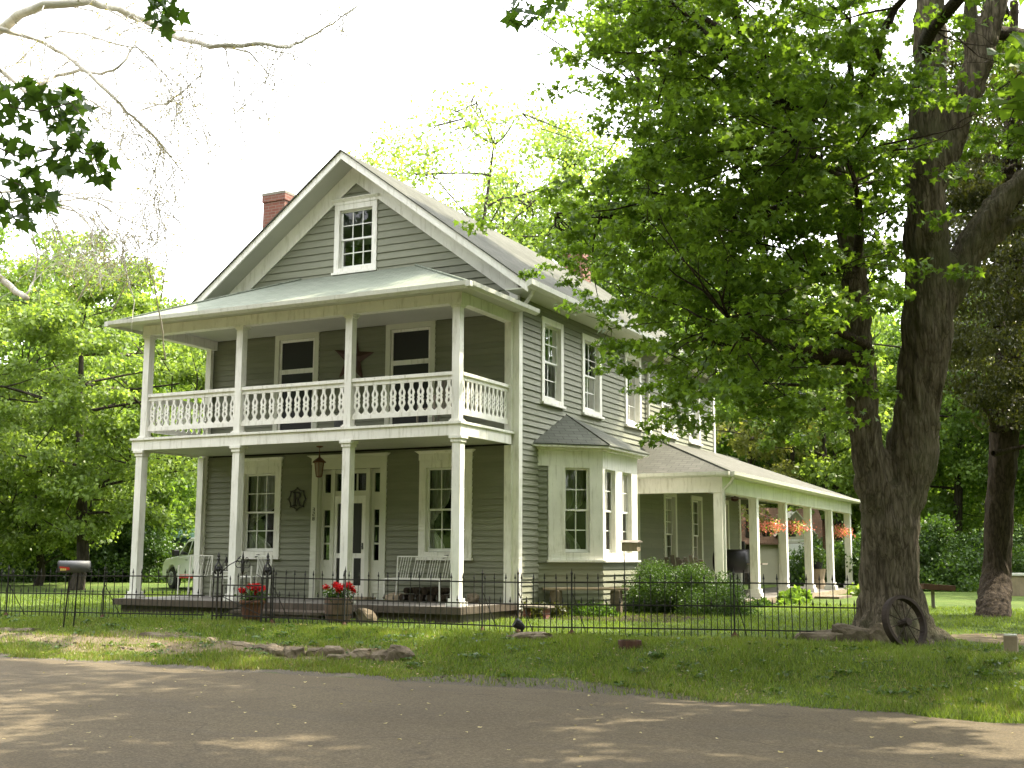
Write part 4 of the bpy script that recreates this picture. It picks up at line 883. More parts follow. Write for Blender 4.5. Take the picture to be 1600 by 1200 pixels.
# ---- porch furniture
def spindle_seat(name, lab, cat, w, grp=None):
    t = proto(name, lab, cat, grp); b = MB(); d = .42; sh = .44; bh = .86; r = .011
    for x in (-w/2, w/2):
        b.bar((x, -d, 0), (x, -d, sh+.22 if cat == 'chair' else sh), .022); b.bar((x, .0, 0), (x, .05, bh), .022)
    b.bar((-w/2, .05, bh), (w/2, .05, bh), .024); b.bar((-w/2, .01, sh), (w/2, .01, sh), .022); b.bar((-w/2, -d, sh), (w/2, -d, sh), .026); 
    for x in (-w/2, w/2): b.bar((x, -d, sh), (x, .01, sh), .022)
    b.build('frame', 'whitemetal', t); s = MB(); n = int(w/.055)
    for k in range(1, n): x = -w/2+w*k/n; s.bar((x, -d, sh+.004), (x, .01, sh+.004), .026, .008)
    s.build('seat', 'whitemetal', t); s = MB()
    for k in range(1, n): 
        x = -w/2+w*k/n
        if k % 6 == 0: continue
        s.bar((x-.035, .012, sh), (x+.035, .05, bh), .009)
    s.build('back_spindles', 'whitemetal', t); return t
t = spindle_seat('porch_bench', 'white metal spindle back bench under the right porch window', 'bench', 1.22); place(t, (-1.75, -.55, 0))
t = spindle_seat('porch_chair', 'white metal spindle back chair right of the small porch table', 'chair', .52, 'white metal porch chairs'); c2 = copy_tree(t); place(t, (-5.62, -.55, 0), rad(-20)); place(c2, (-7.25, -.6, 0), rad(12), label='white metal spindle back chair behind the second porch post from the left')
t = proto('side_table', 'small white table with a scalloped apron between the porch chairs', 'table'); b = MB(); b.box((-.30, -.22, .52), (.30, .22, .545)); b.build('table_top', 'whitemetal', t)
for x, y in ((-.26, -.18), (.26, -.18), (.26, .18), (-.26, .18)): b = MB(); b.tube([(x*.92, y*.92, 0), (x*1.02, y*1.02, .3), (x, y, .515)], [.012, .014, .018], 6); b.build('leg', 'whitemetal', t)
b = MB()
for y in (-.19, .19): b.prism([(-.26, y, .518)]+[(-.26+.52*k/24, y, .47-.03*abs(math.sin(k*PI/8))) for k in range(25)]+[(.26, y, .518)], (0, .012, 0))
b.build('apron', 'whitemetal', t); place(t, (-6.35, -.72, 0), rad(8))
t = proto('nest_table', 'lower white stool table tucked beside the small porch table', 'table'); b = MB(); b.box((-.2, -.16, .40), (.2, .16, .42)); b.build('table_top', 'whitemetal', t)
for x, y in ((-.17, -.13), (.17, -.13), (.17, .13), (-.17, .13)): b = MB(); b.bar((x, y, 0), (x, y, .4), .02); b.build('leg', 'whitemetal', t)
place(t, (-5.95, -1.05, 0), rad(5))
t = proto('table_lantern', 'small dark lantern standing on the white porch table', 'lantern'); b = MB(); b.box((-.06, -.06, 0), (.06, .06, .015)); b.lathe([(.085, .17), (.03, .23), (.03, .26), (.008, .30)], (0, 0, 0), 4)
for x, y in ((-.05, -.05), (.05, -.05), (.05, .05), (-.05, .05)): b.bar((x, y, .015), (x, y, .17), .01)
b.tube([(.03*math.cos(a_*PI/6), 0, .30+.03*math.sin(a_*PI/6)) for a_ in range(13)], .004, 4); b.build('lantern_cage', 'rod', t); b = MB(); b.lathe([(.025, .016), (.025, .10)], (0, 0, 0), 10); b.build('candle', 'whitemetal', t); place(t, (-6.42, -.74, .545))
t = proto('table_ornament', 'small dark wire ornament on the right end of the porch table', 'ornament'); b = MB()
for k in range(9): a_ = k*.7; b.tube([(0, 0, 0), (.05*math.cos(a_), .05*math.sin(a_), .06), (.12*math.cos(a_), .10*math.sin(a_), .10+.02*(k % 3))], .005, 4)
b.build('wire_sprig', 'rod', t); place(t, (-6.12, -.72, .545))
# log-like brown basket under the bench and a stone beside it
t = thing('firewood_stack', 'low stack of brown firewood under the white porch bench', 'firewood', (-1.7, -.4, 0)); rg = random.Random(3)
for k in range(9):
    x = -2.15+.11*(k % 5)*1.9+.1*(k//5); zz = .075+.135*(k//5); b = MB(); r_ = rg.uniform(.06, .078); b.tube([(x-.02, -.66, zz), (x+.02, -.20, zz)], r_, 9); b.build('log', 'bark_dark', t)
def rock(name, x, y, z, sx, sy, sz, lab, seed, grp=None, mat='stone', cat='rock', tilt=0):
    import bmesh
    bm = bmesh.new(); bmesh.ops.create_icosphere(bm, subdivisions=3, radius=1); rg = random.Random(seed); ph = [rg.uniform(0, 6) for _ in range(8)]
    for v in bm.verts:
        p = v.co.copy(); k = 1+.16*math.sin(p.x*2.3+ph[0])*math.cos(p.y*2.1+ph[1])+.10*math.sin(p.z*4+ph[2]+p.x*3)+.05*math.sin(p.x*9+ph[3])*math.sin(p.y*8+ph[4])
        q = p*k
        for ax in range(3): q[ax] = math.copysign(abs(q[ax])**.72, q[ax])      # blockier than an egg
        from mathutils import noise as nz
        q *= 1+.22*nz.noise(p*1.7+Vector((seed, 0, 0)))+.10*nz.noise(p*4.3+Vector((0, seed, 0)))+.05*nz.noise(p*9+Vector((0, 0, seed)))
        q.x += .15*math.sin(q.z*3+ph[5]); v.co = Vector((q.x*sx, q.y*sy, q.z*sz))
    me = bpy.data.meshes.new(name); bm.to_mesh(me); bm.free(); me.materials.append(M[mat]); o = bpy.data.objects.new(name, me); COL.objects.link(o); o.location = (x, y, z); o.rotation_euler = (tilt, rg.uniform(-.1, .1), rg.uniform(-.4, .4))
    return tag(o, lab, cat, grp)
rock('doorstep_stone', -2.45, -.45, .06, .22, .13, .09, 'pale flat stone on the porch floor right of the front door', 21, mat='wood_old', cat='stone')
rock('porch_rock', -.72, -.45, .08, .13, .11, .10, 'small brown rock on the porch right of the bench', 22)
rock('step_boulder', -1.42, -3.0, -.20, .17, .13, .17, 'pale grey pointed boulder right of the barrel planter', 23)
# cat-like white garden ornament beside the barrel
t = thing('garden_ornament', 'small white garden ornament left of the barrel planter', 'ornament', (-2.35, -2.75, -.12)); b = MB(); b.lathe([(.07, 0), (.085, .05), (.07, .14), (.04, .19), (.055, .24), (.045, .30), (.01, .33)], (-2.35, -2.75, -.12), 12); b.build('ornament_body', 'whitemetal', t, True)
b = MB(); b.lathe([(.02, .31), (.004, .37)], (-2.38, -2.75, -.12), 6); b.lathe([(.02, .31), (.004, .37)], (-2.32, -2.75, -.12), 6); b.build('ears', 'whitemetal', t)
# hanging lantern by the front door
lx, ly = -3.86, -1.1; t = thing('hanging_lantern', 'copper coloured lantern hanging from the lower porch ceiling', 'lantern', (lx, ly, 3.03)); M['copper'] = paint('copper', (.14, .062, .035), .45, .2, 5, metal=.5); M['lampglass'] = paint('frosted', (.22, .17, .12), .3, .2)
b = MB(); b.lathe([(.07, 0), (.065, -.02), (.01, -.04)], (lx, ly, 3.03), 10); b.tube([(lx, ly, 3.0), (lx, ly, 2.84)], .007, 6); b.build('chain', 'copper', t)
b = MB(); b.lathe([(.004, -.17), (.02, -.19), (.02, -.22), (.06, -.25), (.13, -.31), (.135, -.335), (.10, -.335)], (lx, ly, 3.03), 8); b.lathe([(.06, -.60), (.065, -.615), (.02, -.63)], (lx, ly, 3.03), 8)
for k in range(6): a_ = k*PI/3; b.bar((lx+.10*math.cos(a_), ly+.10*math.sin(a_), 2.70), (lx+.062*math.cos(a_), ly+.062*math.sin(a_), 2.43), .01)
b.build('lantern_frame', 'copper', t); b = MB(); b.lathe([(.058, -.60), (.095, -.335)], (lx, ly, 3.03), 6); b.build('lantern_glass', 'lampglass', t)
# barn star on upper wall
sx_, sz_ = -3.83, 4.95; t = thing('barn_star', 'dark rusty five pointed barn star on the upper porch wall', 'star', (sx_, -.08, sz_)); R_ = .53; b = MB()
pt = [(sx_+(R_ if k % 2 == 0 else R_*.38)*math.sin(k*PI/5+.12), -.05, sz_+(R_ if k % 2 == 0 else R_*.38)*math.cos(k*PI/5+.12)) for k in range(10)]
b.add([(sx_, -.13, sz_), (sx_, -.035, sz_)]+pt, [(0, 2+k, 2+(k+1) % 10) for k in range(10)]+[(1, 2+(k+1) % 10, 2+k) for k in range(10)]); b.build('star_face', 'bluegrey', t)
# round monogram plaque with an R
px_, pz_ = -5.18, 2.05; t = thing('monogram_plaque', 'round dark iron monogram plaque with letter R on the porch wall', 'plaque', (px_, -.06, pz_)); b = MB()
def ring(b, r, w_, n=40, z0=0, wav=0):
    for k in range(n):
        a0, a1 = 2*PI*k/n, 2*PI*(k+1)/n; r1, r2 = r+wav*math.cos(a0*8), r+wav*math.cos(a1*8)
        b.prism([(px_+(r1)*math.sin(a0), -.05, pz_+(r1)*math.cos(a0)), (px_+(r2)*math.sin(a1), -.05, pz_+(r2)*math.cos(a1)), (px_+(r2-w_)*math.sin(a1), -.05, pz_+(r2-w_)*math.cos(a1)), (px_+(r1-w_)*math.sin(a0), -.05, pz_+(r1-w_)*math.cos(a0))], (0, .015, 0))
ring(b, .215, .022, wav=.012)
for k in range(8): a_ = k*PI/4; b.lathe([(.001, -.012), (.032, 0), (.001, .012)], (px_+.235*math.sin(a_), -.045, pz_+.235*math.cos(a_)), 8)
b.build('plaque_ring', 'plaque', t); b = MB(); bx = lambda x0, z0, x1, z1: b.box((px_+x0, -.055, pz_+z0), (px_+x1, -.04, pz_+z1))
bx(-.085, -.15, -.035, .15); bx(-.11, .125, -.0351, .15001); bx(-.11, -.15001, -.01, -.125); 
b.prism([(px_+x, -.055, pz_+z_) for x, z_ in ((-.035, .15), (.04, .15), (.085, .12), (.095, .075), (.08, .03), (.035, .0), (-.035, .0), (-.035, .03), (.02, .03), (.045, .05), (.05, .08), (.04, .11), (.015, .12), (-.035, .12))], (0, .014, 0))
b.prism([(px_+x, -.055, pz_+z_) for x, z_ in ((-.01, -.001), (.04, -.001), (.085, -.125), (.12, -.125), (.12, -.15), (.055, -.15))], (0, .013, 0)); b.build('letter_r', 'plaque', t)
# house number on the door casing: 328 reading downwards
b = MB(); x0, x1 = -4.765, -4.715
def digit(segs, zt):
    w_, h_, k = .045, .075, .009; xa = -4.762
    S_ = {'a': (xa, zt-k, xa+w_, zt), 'g': (xa, zt-h_/2-k/2, xa+w_, zt-h_/2+k/2), 'd': (xa, zt-h_, xa+w_, zt-h_+k), 'f': (xa, zt-h_/2, xa+k, zt), 'b': (xa+w_-k, zt-h_/2, xa+w_, zt), 'e': (xa, zt-h_, xa+k, zt-h_/2), 'c': (xa+w_-k, zt-h_, xa+w_, zt-h_/2)}
    for i, s_ in enumerate(segs): a_ = S_[s_]; b.box((a_[0], -.052-.0005*i, a_[1]), (a_[2], -.0451, a_[3]))
for i, sg in enumerate(('abgcd', 'abged', 'afgbecd')): digit(sg, 1.86-.095*i)
b.build('house_number', 'ink', H)
b = MB()
for x in (-6.14, -1.52):
    for k in range(7): a_ = k*.9; b.lathe([(.001, -.006), (.035, 0), (.001, .006)], (x+.05*math.cos(a_), -.09, .86+.03*math.sin(a_*1.3)), 6)
b.build('sill_ornament', 'plaque', H)
# things on the balcony
t = proto('balcony_chair', 'dark slatted rocking chair on the balcony behind the right railing', 'chair'); b = MB()
for x in (-.27, .27): b.bar((x, -.25, .08), (x, -.22, .62), .03); b.bar((x, .22, .08), (x, .36, 1.0), .03); b.bar((x, -.26, .60), (x, .28, .60), .05, .02); b.tube([(x, -.42, .08), (x, -.2, .02), (x, .1, .0), (x, .45, .07)], .015, 6)
b.box((-.27, -.25, .38), (.27, .24, .40)); b.build('frame', 'wood_grey', t); b = MB()
for k in range(6): x = -.22+.44*k/5; b.bar((x, .24, .42), (x, .36, .98), .03, .01)
b.build('back_slats', 'wood_grey', t); place(t, (-1.25, -1.0, 3.25), rad(-25))
t = proto('watering_can', 'small grey metal can on the balcony floor behind the middle railing', 'can'); b = MB(); b.lathe([(.11, 0), (.12, .02), (.12, .26), (.10, .28)], (0, 0, 0), 14); b.build('can_body', 'greymetal', t); b = MB(); b.tube([(-.11, 0, .22), (-.16, 0, .36), (0, 0, .40), (.12, 0, .28)], .01, 6); b.build('can_handle', 'greymetal', t); place(t, (-3.1, -1.5, 3.25))
# garden bench plank by the bay, second small slab
t = thing('plank_bench', 'rustic plank bench on stone legs under the bay window', 'bench', (.85, .9, -.26)); b = MB(); b.prism([(.18, .75, .22), (1.62, 1.62, .22), (1.56, 1.80, .22), (.08, .93, .22)], (0, 0, .045)); b.build('seat', 'wood_old', t)
for x, y in ((.36, .97), (1.38, 1.58)): b = MB(); b.box((x-.10, y-.09, -.30), (x+.10, y+.09, .219)); b.build('leg', 'stone', t, bevel=.02)
t = thing('garden_slab', 'low weathered board lying beside the porch corner', 'board', (.45, -.2, -.1)); b = MB(); b.box((.22, -.35, -.07), (.80, -.05, -.035)); b.build('board_top', 'wood_grey', t); b = MB(); b.box((.27, -.3, -.30), (.33, -.1, -.0701)); b.box((.68, -.3, -.30), (.74, -.1, -.0701)); b.build('board_supports', 'brick', t)
# bird feeder on a pole
fx, fy = 1.75, 1.45; q0 = at(986, 852, 22.0); fx, fy = q0.x, q0.y; fz = q0.z-.11
t = thing('bird_feeder', 'small wooden bird feeder on a thin pole in front of the bay window', 'bird feeder', (fx, fy, gz(fx, fy))); b = MB(); b.bar((fx-.10, fy-.03, gz(fx, fy)-.1), (fx-.13, fy-.03, fz), .014); b.build('pole', 'rod', t)
b = MB(); b.box((fx-.15, fy-.09, fz), (fx+.15, fy+.09, fz+.16)); b.build('feeder_box', 'wood_old', t); b = MB(); 
b.prism([(fx-.19, fy-.13, fz+.165), (fx-.19, fy, fz+.205), (fx-.19, fy+.13, fz+.165)], (.38, 0, 0)); b.build('feeder_roof', 'wood_grey', t)
# big bush and small plants
def bush(name, lab, c, r, n, mat, size=.06, seed=1, cat='bush'):
    t = thing(name, lab, cat, c); rg = np.random.default_rng(seed); k = 46; a = rg.normal(size=(k, 3)); a /= np.linalg.norm(a, axis=1)[:, None]; a[:, 2] = np.abs(a[:, 2])
    cc = np.array(c)+a*np.array(r)*rg.uniform(.35, .85, (k, 1)); p = cluster_pts(cc, min(r)*.46, n//k, .85, rg, .1); p = p[p[:, 2] > c[2]]
    np_mesh('foliage', leaves(p, size, QUAD, up=.35, droop=-.3, rng=rg), None, mat, t)
    b = MB()
    for j in range(14): q = cc[j]; b.tube([Vector(c), Vector(c)*.5+Vector(q)*.5+Vector((0, 0, .05)), q], [.02, .012, .005], 5)
    b.build('stems', 'twig', t); return t
bush('garden_bush', 'wide feathery green bush in front of the side porch', (2.2, 2.95, -.30), (1.75, .9, 1.05), 85000, 'leaf_shrub', .034, 4)
bush('foundation_plant', 'dark low plants at the foot of the bay window corner', (.45, .25, -.3), (.5, .35, .36), 2600, 'leaf_dark', .06, 5, 'plant')
bush('foundation_plant', 'low dark leafy plants under the plank bench', (1.05, 1.0, -.3), (.7, .45, .3), 3000, 'leaf_near', .06, 6, 'plant')
bush('flower_bed_plant', 'bright green iris clump beside the side porch posts', (2.95, 9.6, -.33), (.25, 1.6, .45), 3600, 'leaf_mid', .14, 7, 'plant')
bush('flower_bed_plant', 'yellow green clump at the far end of the side porch', (3.3, 17.3, -.33), (.5, 1.2, .5), 3600, 'leaf_light', .12, 8, 'plant')
bush('flower_bed_plant', 'low green plants by the near corner of the side porch', (2.8, 7.0, -.33), (.25, .8, .25), 2000, 'leaf_shrub', .08, 9, 'plant')
# side porch: hanging baskets, grill, chairs, wind chime, fan, plant stand
def hanging_basket(px, py, yy, lab, n=900):
    pp = at(px, py, 1); d = pp-CAM; tt = (2.18-CAM.x)/d.x; c = CAM+d*tt; t = thing('hanging_basket', lab, 'hanging basket', c, 'coral flower baskets along the side porch'); b = MB()
    b.lathe([(.10, -.17), (.15, -.02), (.16, -.02), (.16, 0), (.14, 0)], c, 14); b.build('basket_pot', 'black', t); b = MB()
    for k in range(3): a_ = k*2.1; b.tube([c+Vector((.15*math.cos(a_), .15*math.sin(a_), 0)), Vector((c.x, c.y, BZ-.25))], .004, 4)
    b.tube([Vector((c.x, c.y, BZ-.26)), Vector((c.x, c.y, BZ+.1))], .005, 4); b.build('hanger', 'rod', t)
    rg = np.random.default_rng(int(px)); p = rg.normal(size=(n, 3))*[.17, .2, .09]+np.array(c)+[0, 0, .09]; k = int(n*.45)
    np_mesh('foliage', leaves(p[:k], .07, QUAD, rng=rg), None, 'leaf_light', t); q = rg.normal(size=(n, 3))*[.19, .24, .08]+np.array(c)+[0, 0, .10]; np_mesh('flowers', leaves(q, .055, QUAD, up=.2, rng=rg), None, 'petal_pink', t)
hanging_basket(1198, 828, 9, 'coral flowers in a hanging basket between the second and third side porch posts'); hanging_basket(1238, 829, 12, 'coral flowers in a hanging basket between the third and fourth side porch posts'); hanging_basket(1309, 836, 18, 'coral flowers in the farthest hanging basket under the wind chime')
c = Vector((2.2, 17.3, 2.3)); t = thing('wind_chime', 'dark tubular wind chime hanging near the far end of the side porch', 'wind chime', c); b = MB(); b.lathe([(.22, -.27), (.22, -.25)], c, 16); b.tube([c, c+Vector((0, 0, -.26))], .006, 5); b.build('chime_disc', 'rod', t); b = MB()
for k in range(6): a_ = k*PI/3; b.tube([c+Vector((.16*math.cos(a_), .16*math.sin(a_), -.28)), c+Vector((.16*math.cos(a_), .16*math.sin(a_), -1.0-.05*k))], .022, 6)
b.build('chime_tubes', 'rust', t)
c = Vector((1.3, 10.2, ZE-.09)); t = thing('ceiling_fan', 'dark ceiling fan under the side porch roof', 'fan', c); b = MB(); b.lathe([(.08, 0), (.05, -.06), (.02, -.08), (.02, -.2), (.1, -.22), (.1, -.30), (.03, -.33)], c, 12); b.build('fan_motor', 'rust', t)
for k in range(5): a_ = k*2*PI/5; d = Vector((math.cos(a_), math.sin(a_), 0)); b = MB(); b.bar(c+d*.1+Vector((0, 0, -.25)), c+d*.6+Vector((0, 0, -.26)), .13, .01); b.build('fan_blade', 'wood_grey', t)
q0 = at(1160, 880, 31.0); gx_, gy_ = 1.45, 9.3
t = thing('barbecue_grill', 'round black barbecue grill smoker on the side porch', 'grill', (gx_, gy_, DZ)); b = MB(); c = Vector((gx_, gy_, DZ)); b.tube([c+Vector((-.42, 0, .88)), c+Vector((.42, 0, .88))], .30, 18); b.build('grill_barrel', 'black', t, True)
for x in (-.35, .35):
    for y in (-.25, .25): b = MB(); b.bar(c+Vector((x, y*1.3, 0)), c+Vector((x, y*.6, .75)), .035); b.build('leg', 'black', t)
b = MB(); b.tube([c+Vector((.3, 0, 1.1)), c+Vector((.3, 0, 1.38))], .045, 10); b.build('chimney_pipe', 'black', t); b = MB(); b.box(c+Vector((.46, -.25, .80)), c+Vector((.85, .25, .83))); b.build('side_shelf', 'wood_grey', t)
def adirondack(x, y, rz, lab):
    t = proto('adirondack_chair', lab, 'chair', 'grey wooden chairs on the side porch'); b = MB()
    for k in range(5): b.bar((-.22+.11*k, .15, .25), (-.28+.14*k, .48, 1.02-.05*abs(k-2)), .10, .018)
    b.build('backrest', 'wood_grey', t); b = MB()
    for k in range(5): b.bar((-.28, -.38+.12*k, .38-.03*k), (.28, -.38+.12*k, .38-.03*k), .10, .018)
    b.build('seat', 'wood_grey', t); b = MB()
    for x_ in (-.33, .33): b.bar((x_, -.4, 0), (x_, -.4, .55), .09, .02); b.bar((x_, -.45, .56), (x_, .35, .56), .13, .02); b.bar((x_*.9, -.40, .35), (x_*.9, .5, .05), .02, .1)
    b.build('arms', 'wood_grey', t); place(t, (x, y, DZ), rz)
adirondack(.85, 6.9, rad(180), 'grey adirondack chair on the side porch, the one nearer the bay window'); adirondack(1.55, 6.5, rad(165), 'grey adirondack chair on the side porch, the one nearer the corner post')
c = Vector((1.7, 17.9, DZ)); t = thing('plant_stand', 'wicker plant stand with a dark potted plant at the far porch end', 'plant stand', c); b = MB(); b.lathe([(.26, 0), (.20, .3), (.26, .6), (.3, .62)], c, 12); b.build('stand', 'wood_old', t); b = MB(); b.lathe([(.14, .62), (.18, .85), (.16, .85)], c, 12); b.build('pot', 'black', t)
rg = np.random.default_rng(4); np_mesh('foliage', leaves(rg.normal(size=(300, 3))*[.13, .13, .1]+np.array(c)+[0, 0, .98], .09, QUAD, rng=rg), None, 'leaf_mid', t)

# ---- verge: stones, stump, spotlight, marker
def ledge(x0, x1, y0, y1, seed, lab):
    z_ = gz((x0+x1)/2, y0+.25)
    rg = random.Random(seed); b = MB(); n = 14; top = []; 
    for i in range(n+1):
        x = x0+(x1-x0)*i/n; y = y0+(y1-y0)*i/n+rg.uniform(-.04, .04); top.append((x, y))
    vs = []
    for x, y in top:
        zz = gz(x, y+.30)+rg.uniform(-.03, .0); vs += [(x, y+.42, zz-.01), (x, y+.02+rg.uniform(0, .03), zz+.015), (x, y, zz-.02), (x, y-.01+rg.uniform(-.02, .02), zz-.09), (x, y+.05, zz-.28)]
    b.add(vs, [(i*5+k, i*5+k+1, (i+1)*5+k+1, (i+1)*5+k) for i in range(n) for k in range(4)]+[(0, 1, 2, 3, 4), tuple(n*5+k for k in (4, 3, 2, 1, 0))]); o = b.build('stone_ledge', 'stone', None); o['label'] = lab; o['category'] = 'stone'; o['group'] = 'flat edging stones above the road'
ledge(-3.7, -2.3, -5.95, -6.1, 1, 'flat edging stone just right of the mailbox'); ledge(-2.26, -.75, -6.1, -6.42, 2, 'long flat edging stone below the garden gate'); ledge(-7.4, -6.1, -6.02, -6.0, 3, 'flat edging stone left of the mailbox near the photo edge')
RK = [(-.62, -6.5, .17, .12, .11, 'brown edging rock, first of the row right of the long flat stone'), (-.38, -6.58, .13, .12, .10, 'small dark rock leaning against the orange one'), (-.15, -6.62, .17, .13, .13, 'orange brown rounded rock in the edging row'), (.12, -6.5, .14, .11, .10, 'low tan rock behind the blue grey slab'), (.33, -6.48, .19, .11, .13, 'blue grey slanted slab rock in the edging row'), (.58, -6.66, .19, .12, .06, 'flat pale rock sunk in the verge'), (.88, -6.52, .20, .13, .11, 'grey brown domed rock in the edging row'), (1.22, -6.52, .16, .12, .10, 'brown rock beside the last rock of the row'), (1.46, -6.46, .20, .14, .15, 'largest squarish rock ending the edging row')]
for i, (x, y, a_, b_, c_, l_) in enumerate(RK): rock('edging_rock', x, y, gz(x, y)+c_*.15, a_*.9, b_, c_*.9, l_, 40+i, 'rocks edging the verge')
for i in range(26):
    x = random.uniform(-7, 1.2); y = -6.5+random.uniform(-.35, .1)
    rock('pebble', x, y, gz(x, y)+.0, random.uniform(.02, .06), random.uniform(.02, .04), random.uniform(.012, .03), 'small pale stone scattered in the dirt strip above the road', 90+i, 'small stones in the dirt strip', cat='stone')
rock('trunk_rock', 6.42, -3.52, -.26, .40, .24, .16, 'low brown boulder farthest left at the foot of the maple', 71, 'boulders at the foot of the maple'); rock('trunk_rock', 6.92, -3.5, -.23, .32, .22, .20, 'grey flat topped boulder touching the maple roots', 72, 'boulders at the foot of the maple'); rock('trunk_rock', 7.28, -3.55, -.22, .17, .16, .22, 'upright tan boulder leaning on the maple trunk', 73, 'boulders at the foot of the maple')
x, y = 4.40, -5.50; t = thing('metal_ring', 'low rusty round metal ring set in the grass verge', 'ring', (x, y, gz(x, y))); b = MB(); b.lathe([(.155, -.05), (.155, .085), (.135, .085), (.13, .02)], (x, y, gz(x, y)), 20); b.build('ring_wall', 'rust', t); b = MB(); b.lathe([(.13, .0), (.001, .01)], (x, y, gz(x, y)), 16); b.build('ring_soil', 'mulch', t)
x, y = 2.52, -4.95; zz = gz(x, y); t = thing('garden_spotlight', 'small black garden spotlight tilted on a mound in the verge', 'spotlight', (x, y, zz)); b = MB(); b.tube([(x+.03, y, zz-.05), (x+.03, y, zz+.10), (x, y, zz+.13)], .018, 6); b.build('spike', 'black', t); b = MB(); b.tube([(x+.05, y+.03, zz+.12), (x-.01, y-.01, zz+.17), (x-.06, y-.05, zz+.21)], [.035, .065, .075], 12); b.build('lamp_head', 'black', t)
rock('mound_rock', 2.72, -5.1, gz(2.7, -5.1)+.0, .34, .16, .09, 'low earthy rock right of the black garden spotlight', 61)
x, y = 8.93, -4.15; t = thing('marker_post', 'short square pale marker block in the grass at the right', 'marker', (x, y, gz(x, y))); b = MB(); b.box((x-.08, y-.08, gz(x, y)-.05), (x+.08, y+.08, gz(x, y)+.20)); b.build('marker_block', 'wood_old', t, bevel=.012); b = MB(); b.box((x-.07, y-.07, gz(x, y)+.201), (x+.07, y+.07, gz(x, y)+.215)); b.build('marker_cap', 'whitemetal', t)
# wagon wheel leaning on the maple
wc = at(1414, 985, 15.2); wc.z = gz(wc.x, wc.y)+.31; M['rustdark'] = paint('dark_rust_iron', (.035, .022, .015), .8, .4, 8); t = thing('wagon_wheel', 'old iron wheel leaning against the foot of the maple trunk', 'wheel', (wc.x, wc.y, gz(wc.x, wc.y)))
wn = Vector((.80, -.55, .25)).normalized(); wx = Vector((0, 0, 1)).cross(wn).normalized(); wy = wn.cross(wx); R_ = .35
b = MB(); n = 40; vs = []
for k in range(n+1):
    a_ = 2*PI*k/n; d = wx*math.cos(a_)+wy*math.sin(a_); vs += [wc+d*R_-wn*.045, wc+d*R_+wn*.045, wc+d*(R_-.045)+wn*.045, wc+d*(R_-.045)-wn*.045]
b.add(vs, [(i*4+k, i*4+(k+1) % 4, (i+1)*4+(k+1) % 4, (i+1)*4+k) for i in range(n) for k in range(4)]); b.build('rim', 'rustdark', t)
for k in range(10): a_ = 2*PI*k/10+.2; d = wx*math.cos(a_)+wy*math.sin(a_); b = MB(); b.tube([wc+d*.05+wn*.02*(-1)**k, wc+d*(R_-.02)], .007, 5); b.build('spoke', 'rustdark', t)
b = MB(); b.tube([wc-wn*.08, wc+wn*.08], .05, 10); b.build('hub', 'rustdark', t)
# post with a horizontal feeder board at right back
q = at(1459, 962, 26.5); x, y = q.x, q.y; t = thing('tray_feeder', 'dark wooden tray feeder on a short post on the lawn behind the maple', 'feeder', (x, y, -.26)); b = MB(); b.bar((x, y, -.4), (x, y, .22), .07); b.build('post', 'wood_grey', t); b = MB(); b.bar((x-.22, y-.1, .24), (x+.42, y+.2, .20), .30, .12); b.build('tray', 'rust', t)
q = at(1592, 925, 36); x, y = q.x, q.y; t = thing('stone_planter', 'pale low box shaped planter at the far right edge of the lawn', 'planter', (x, y, -.26)); b = MB(); b.box((x-.5, y-.3, -.3), (x+.9, y+.3, .35)); b.build('planter_box', 'wood_old', t, bevel=.02); b = MB(); b.box((x-.55, y-.35, .351), (x+.95, y+.35, .42)); b.build('planter_rim', 'whitemetal', t)

# ================================================================ FAR OBJECTS
# white crew cab pickup
t = proto('pickup_truck', 'white crew cab pickup truck parked beyond the left porch corner', 'pickup truck')
side = [(0, .55), (0.03, .80), (.12, 1.02), (.35, 1.12), (1.35, 1.20), (1.50, 1.22), (2.05, 1.76), (2.25, 1.84), (3.35, 1.86), (3.55, 1.80), (3.72, 1.25), (5.75, 1.25), (5.8, .62), (5.6, .52), (.2, .48)]
def body_ring(side, hw, zc=1.2): return hw
b = MB(); hw = .98
# body lower (box-like) and tapered greenhouse
low = [(0, .50), (.0, .80), (.10, 1.0), (.32, 1.10), (1.45, 1.20), (5.78, 1.22), (5.8, .60), (5.5, .45), (.25, .42)]
def arch(pts, cx_, r_): return pts
lowa = [(0, .50), (0, .80), (.10, 1.0), (.32, 1.10), (1.45, 1.20), (5.78, 1.22), (5.8, .60)]
for wcx in (4.72, 1.0): lowa += [(wcx+.52, .45)]+[(wcx+.50*math.cos(k*PI/8), .40+.50*math.sin(k*PI/8)) for k in range(1, 8)]+[(wcx-.52, .45)]
b.prism([(x, -hw, z_) for x, z_ in lowa], (0, 2*hw, 0)); 
gh = [(1.40, 1.195), (2.08, 1.78), (2.3, 1.86), (3.3, 1.87), (3.52, 1.80), (3.74, 1.195)]
vs = []
for s_ in (-1, 1): vs += [(x, s_*(hw-.02-(z_-1.195)*.28), z_) for x, z_ in gh]
b.add(vs, [tuple(range(6)), tuple(range(6, 12))[::-1]]+[(i, (i+1) % 6, 6+(i+1) % 6, 6+i) for i in range(6)]); b.build('body', 'carpaint', t, bevel=.03)
b = MB()
for s_ in (-1, 1):
    f = lambda x, z_: (x, s_*(hw-.008-(z_-1.195)*.28), z_)
    for poly in ([(1.72, 1.26), (2.16, 1.70), (2.55, 1.74), (2.55, 1.26)], [(2.68, 1.26), (2.68, 1.75), (3.25, 1.76), (3.45, 1.68), (3.50, 1.28)]): b.prism([f(*p_) for p_ in poly], (0, -s_*.012, 0))
b.prism([(1.50, -.80, 1.235), (2.02, -.72, 1.72), (2.02, .72, 1.72), (1.50, .80, 1.235)], (-.03, 0, .03)); b.build('windows', 'carglass', t)
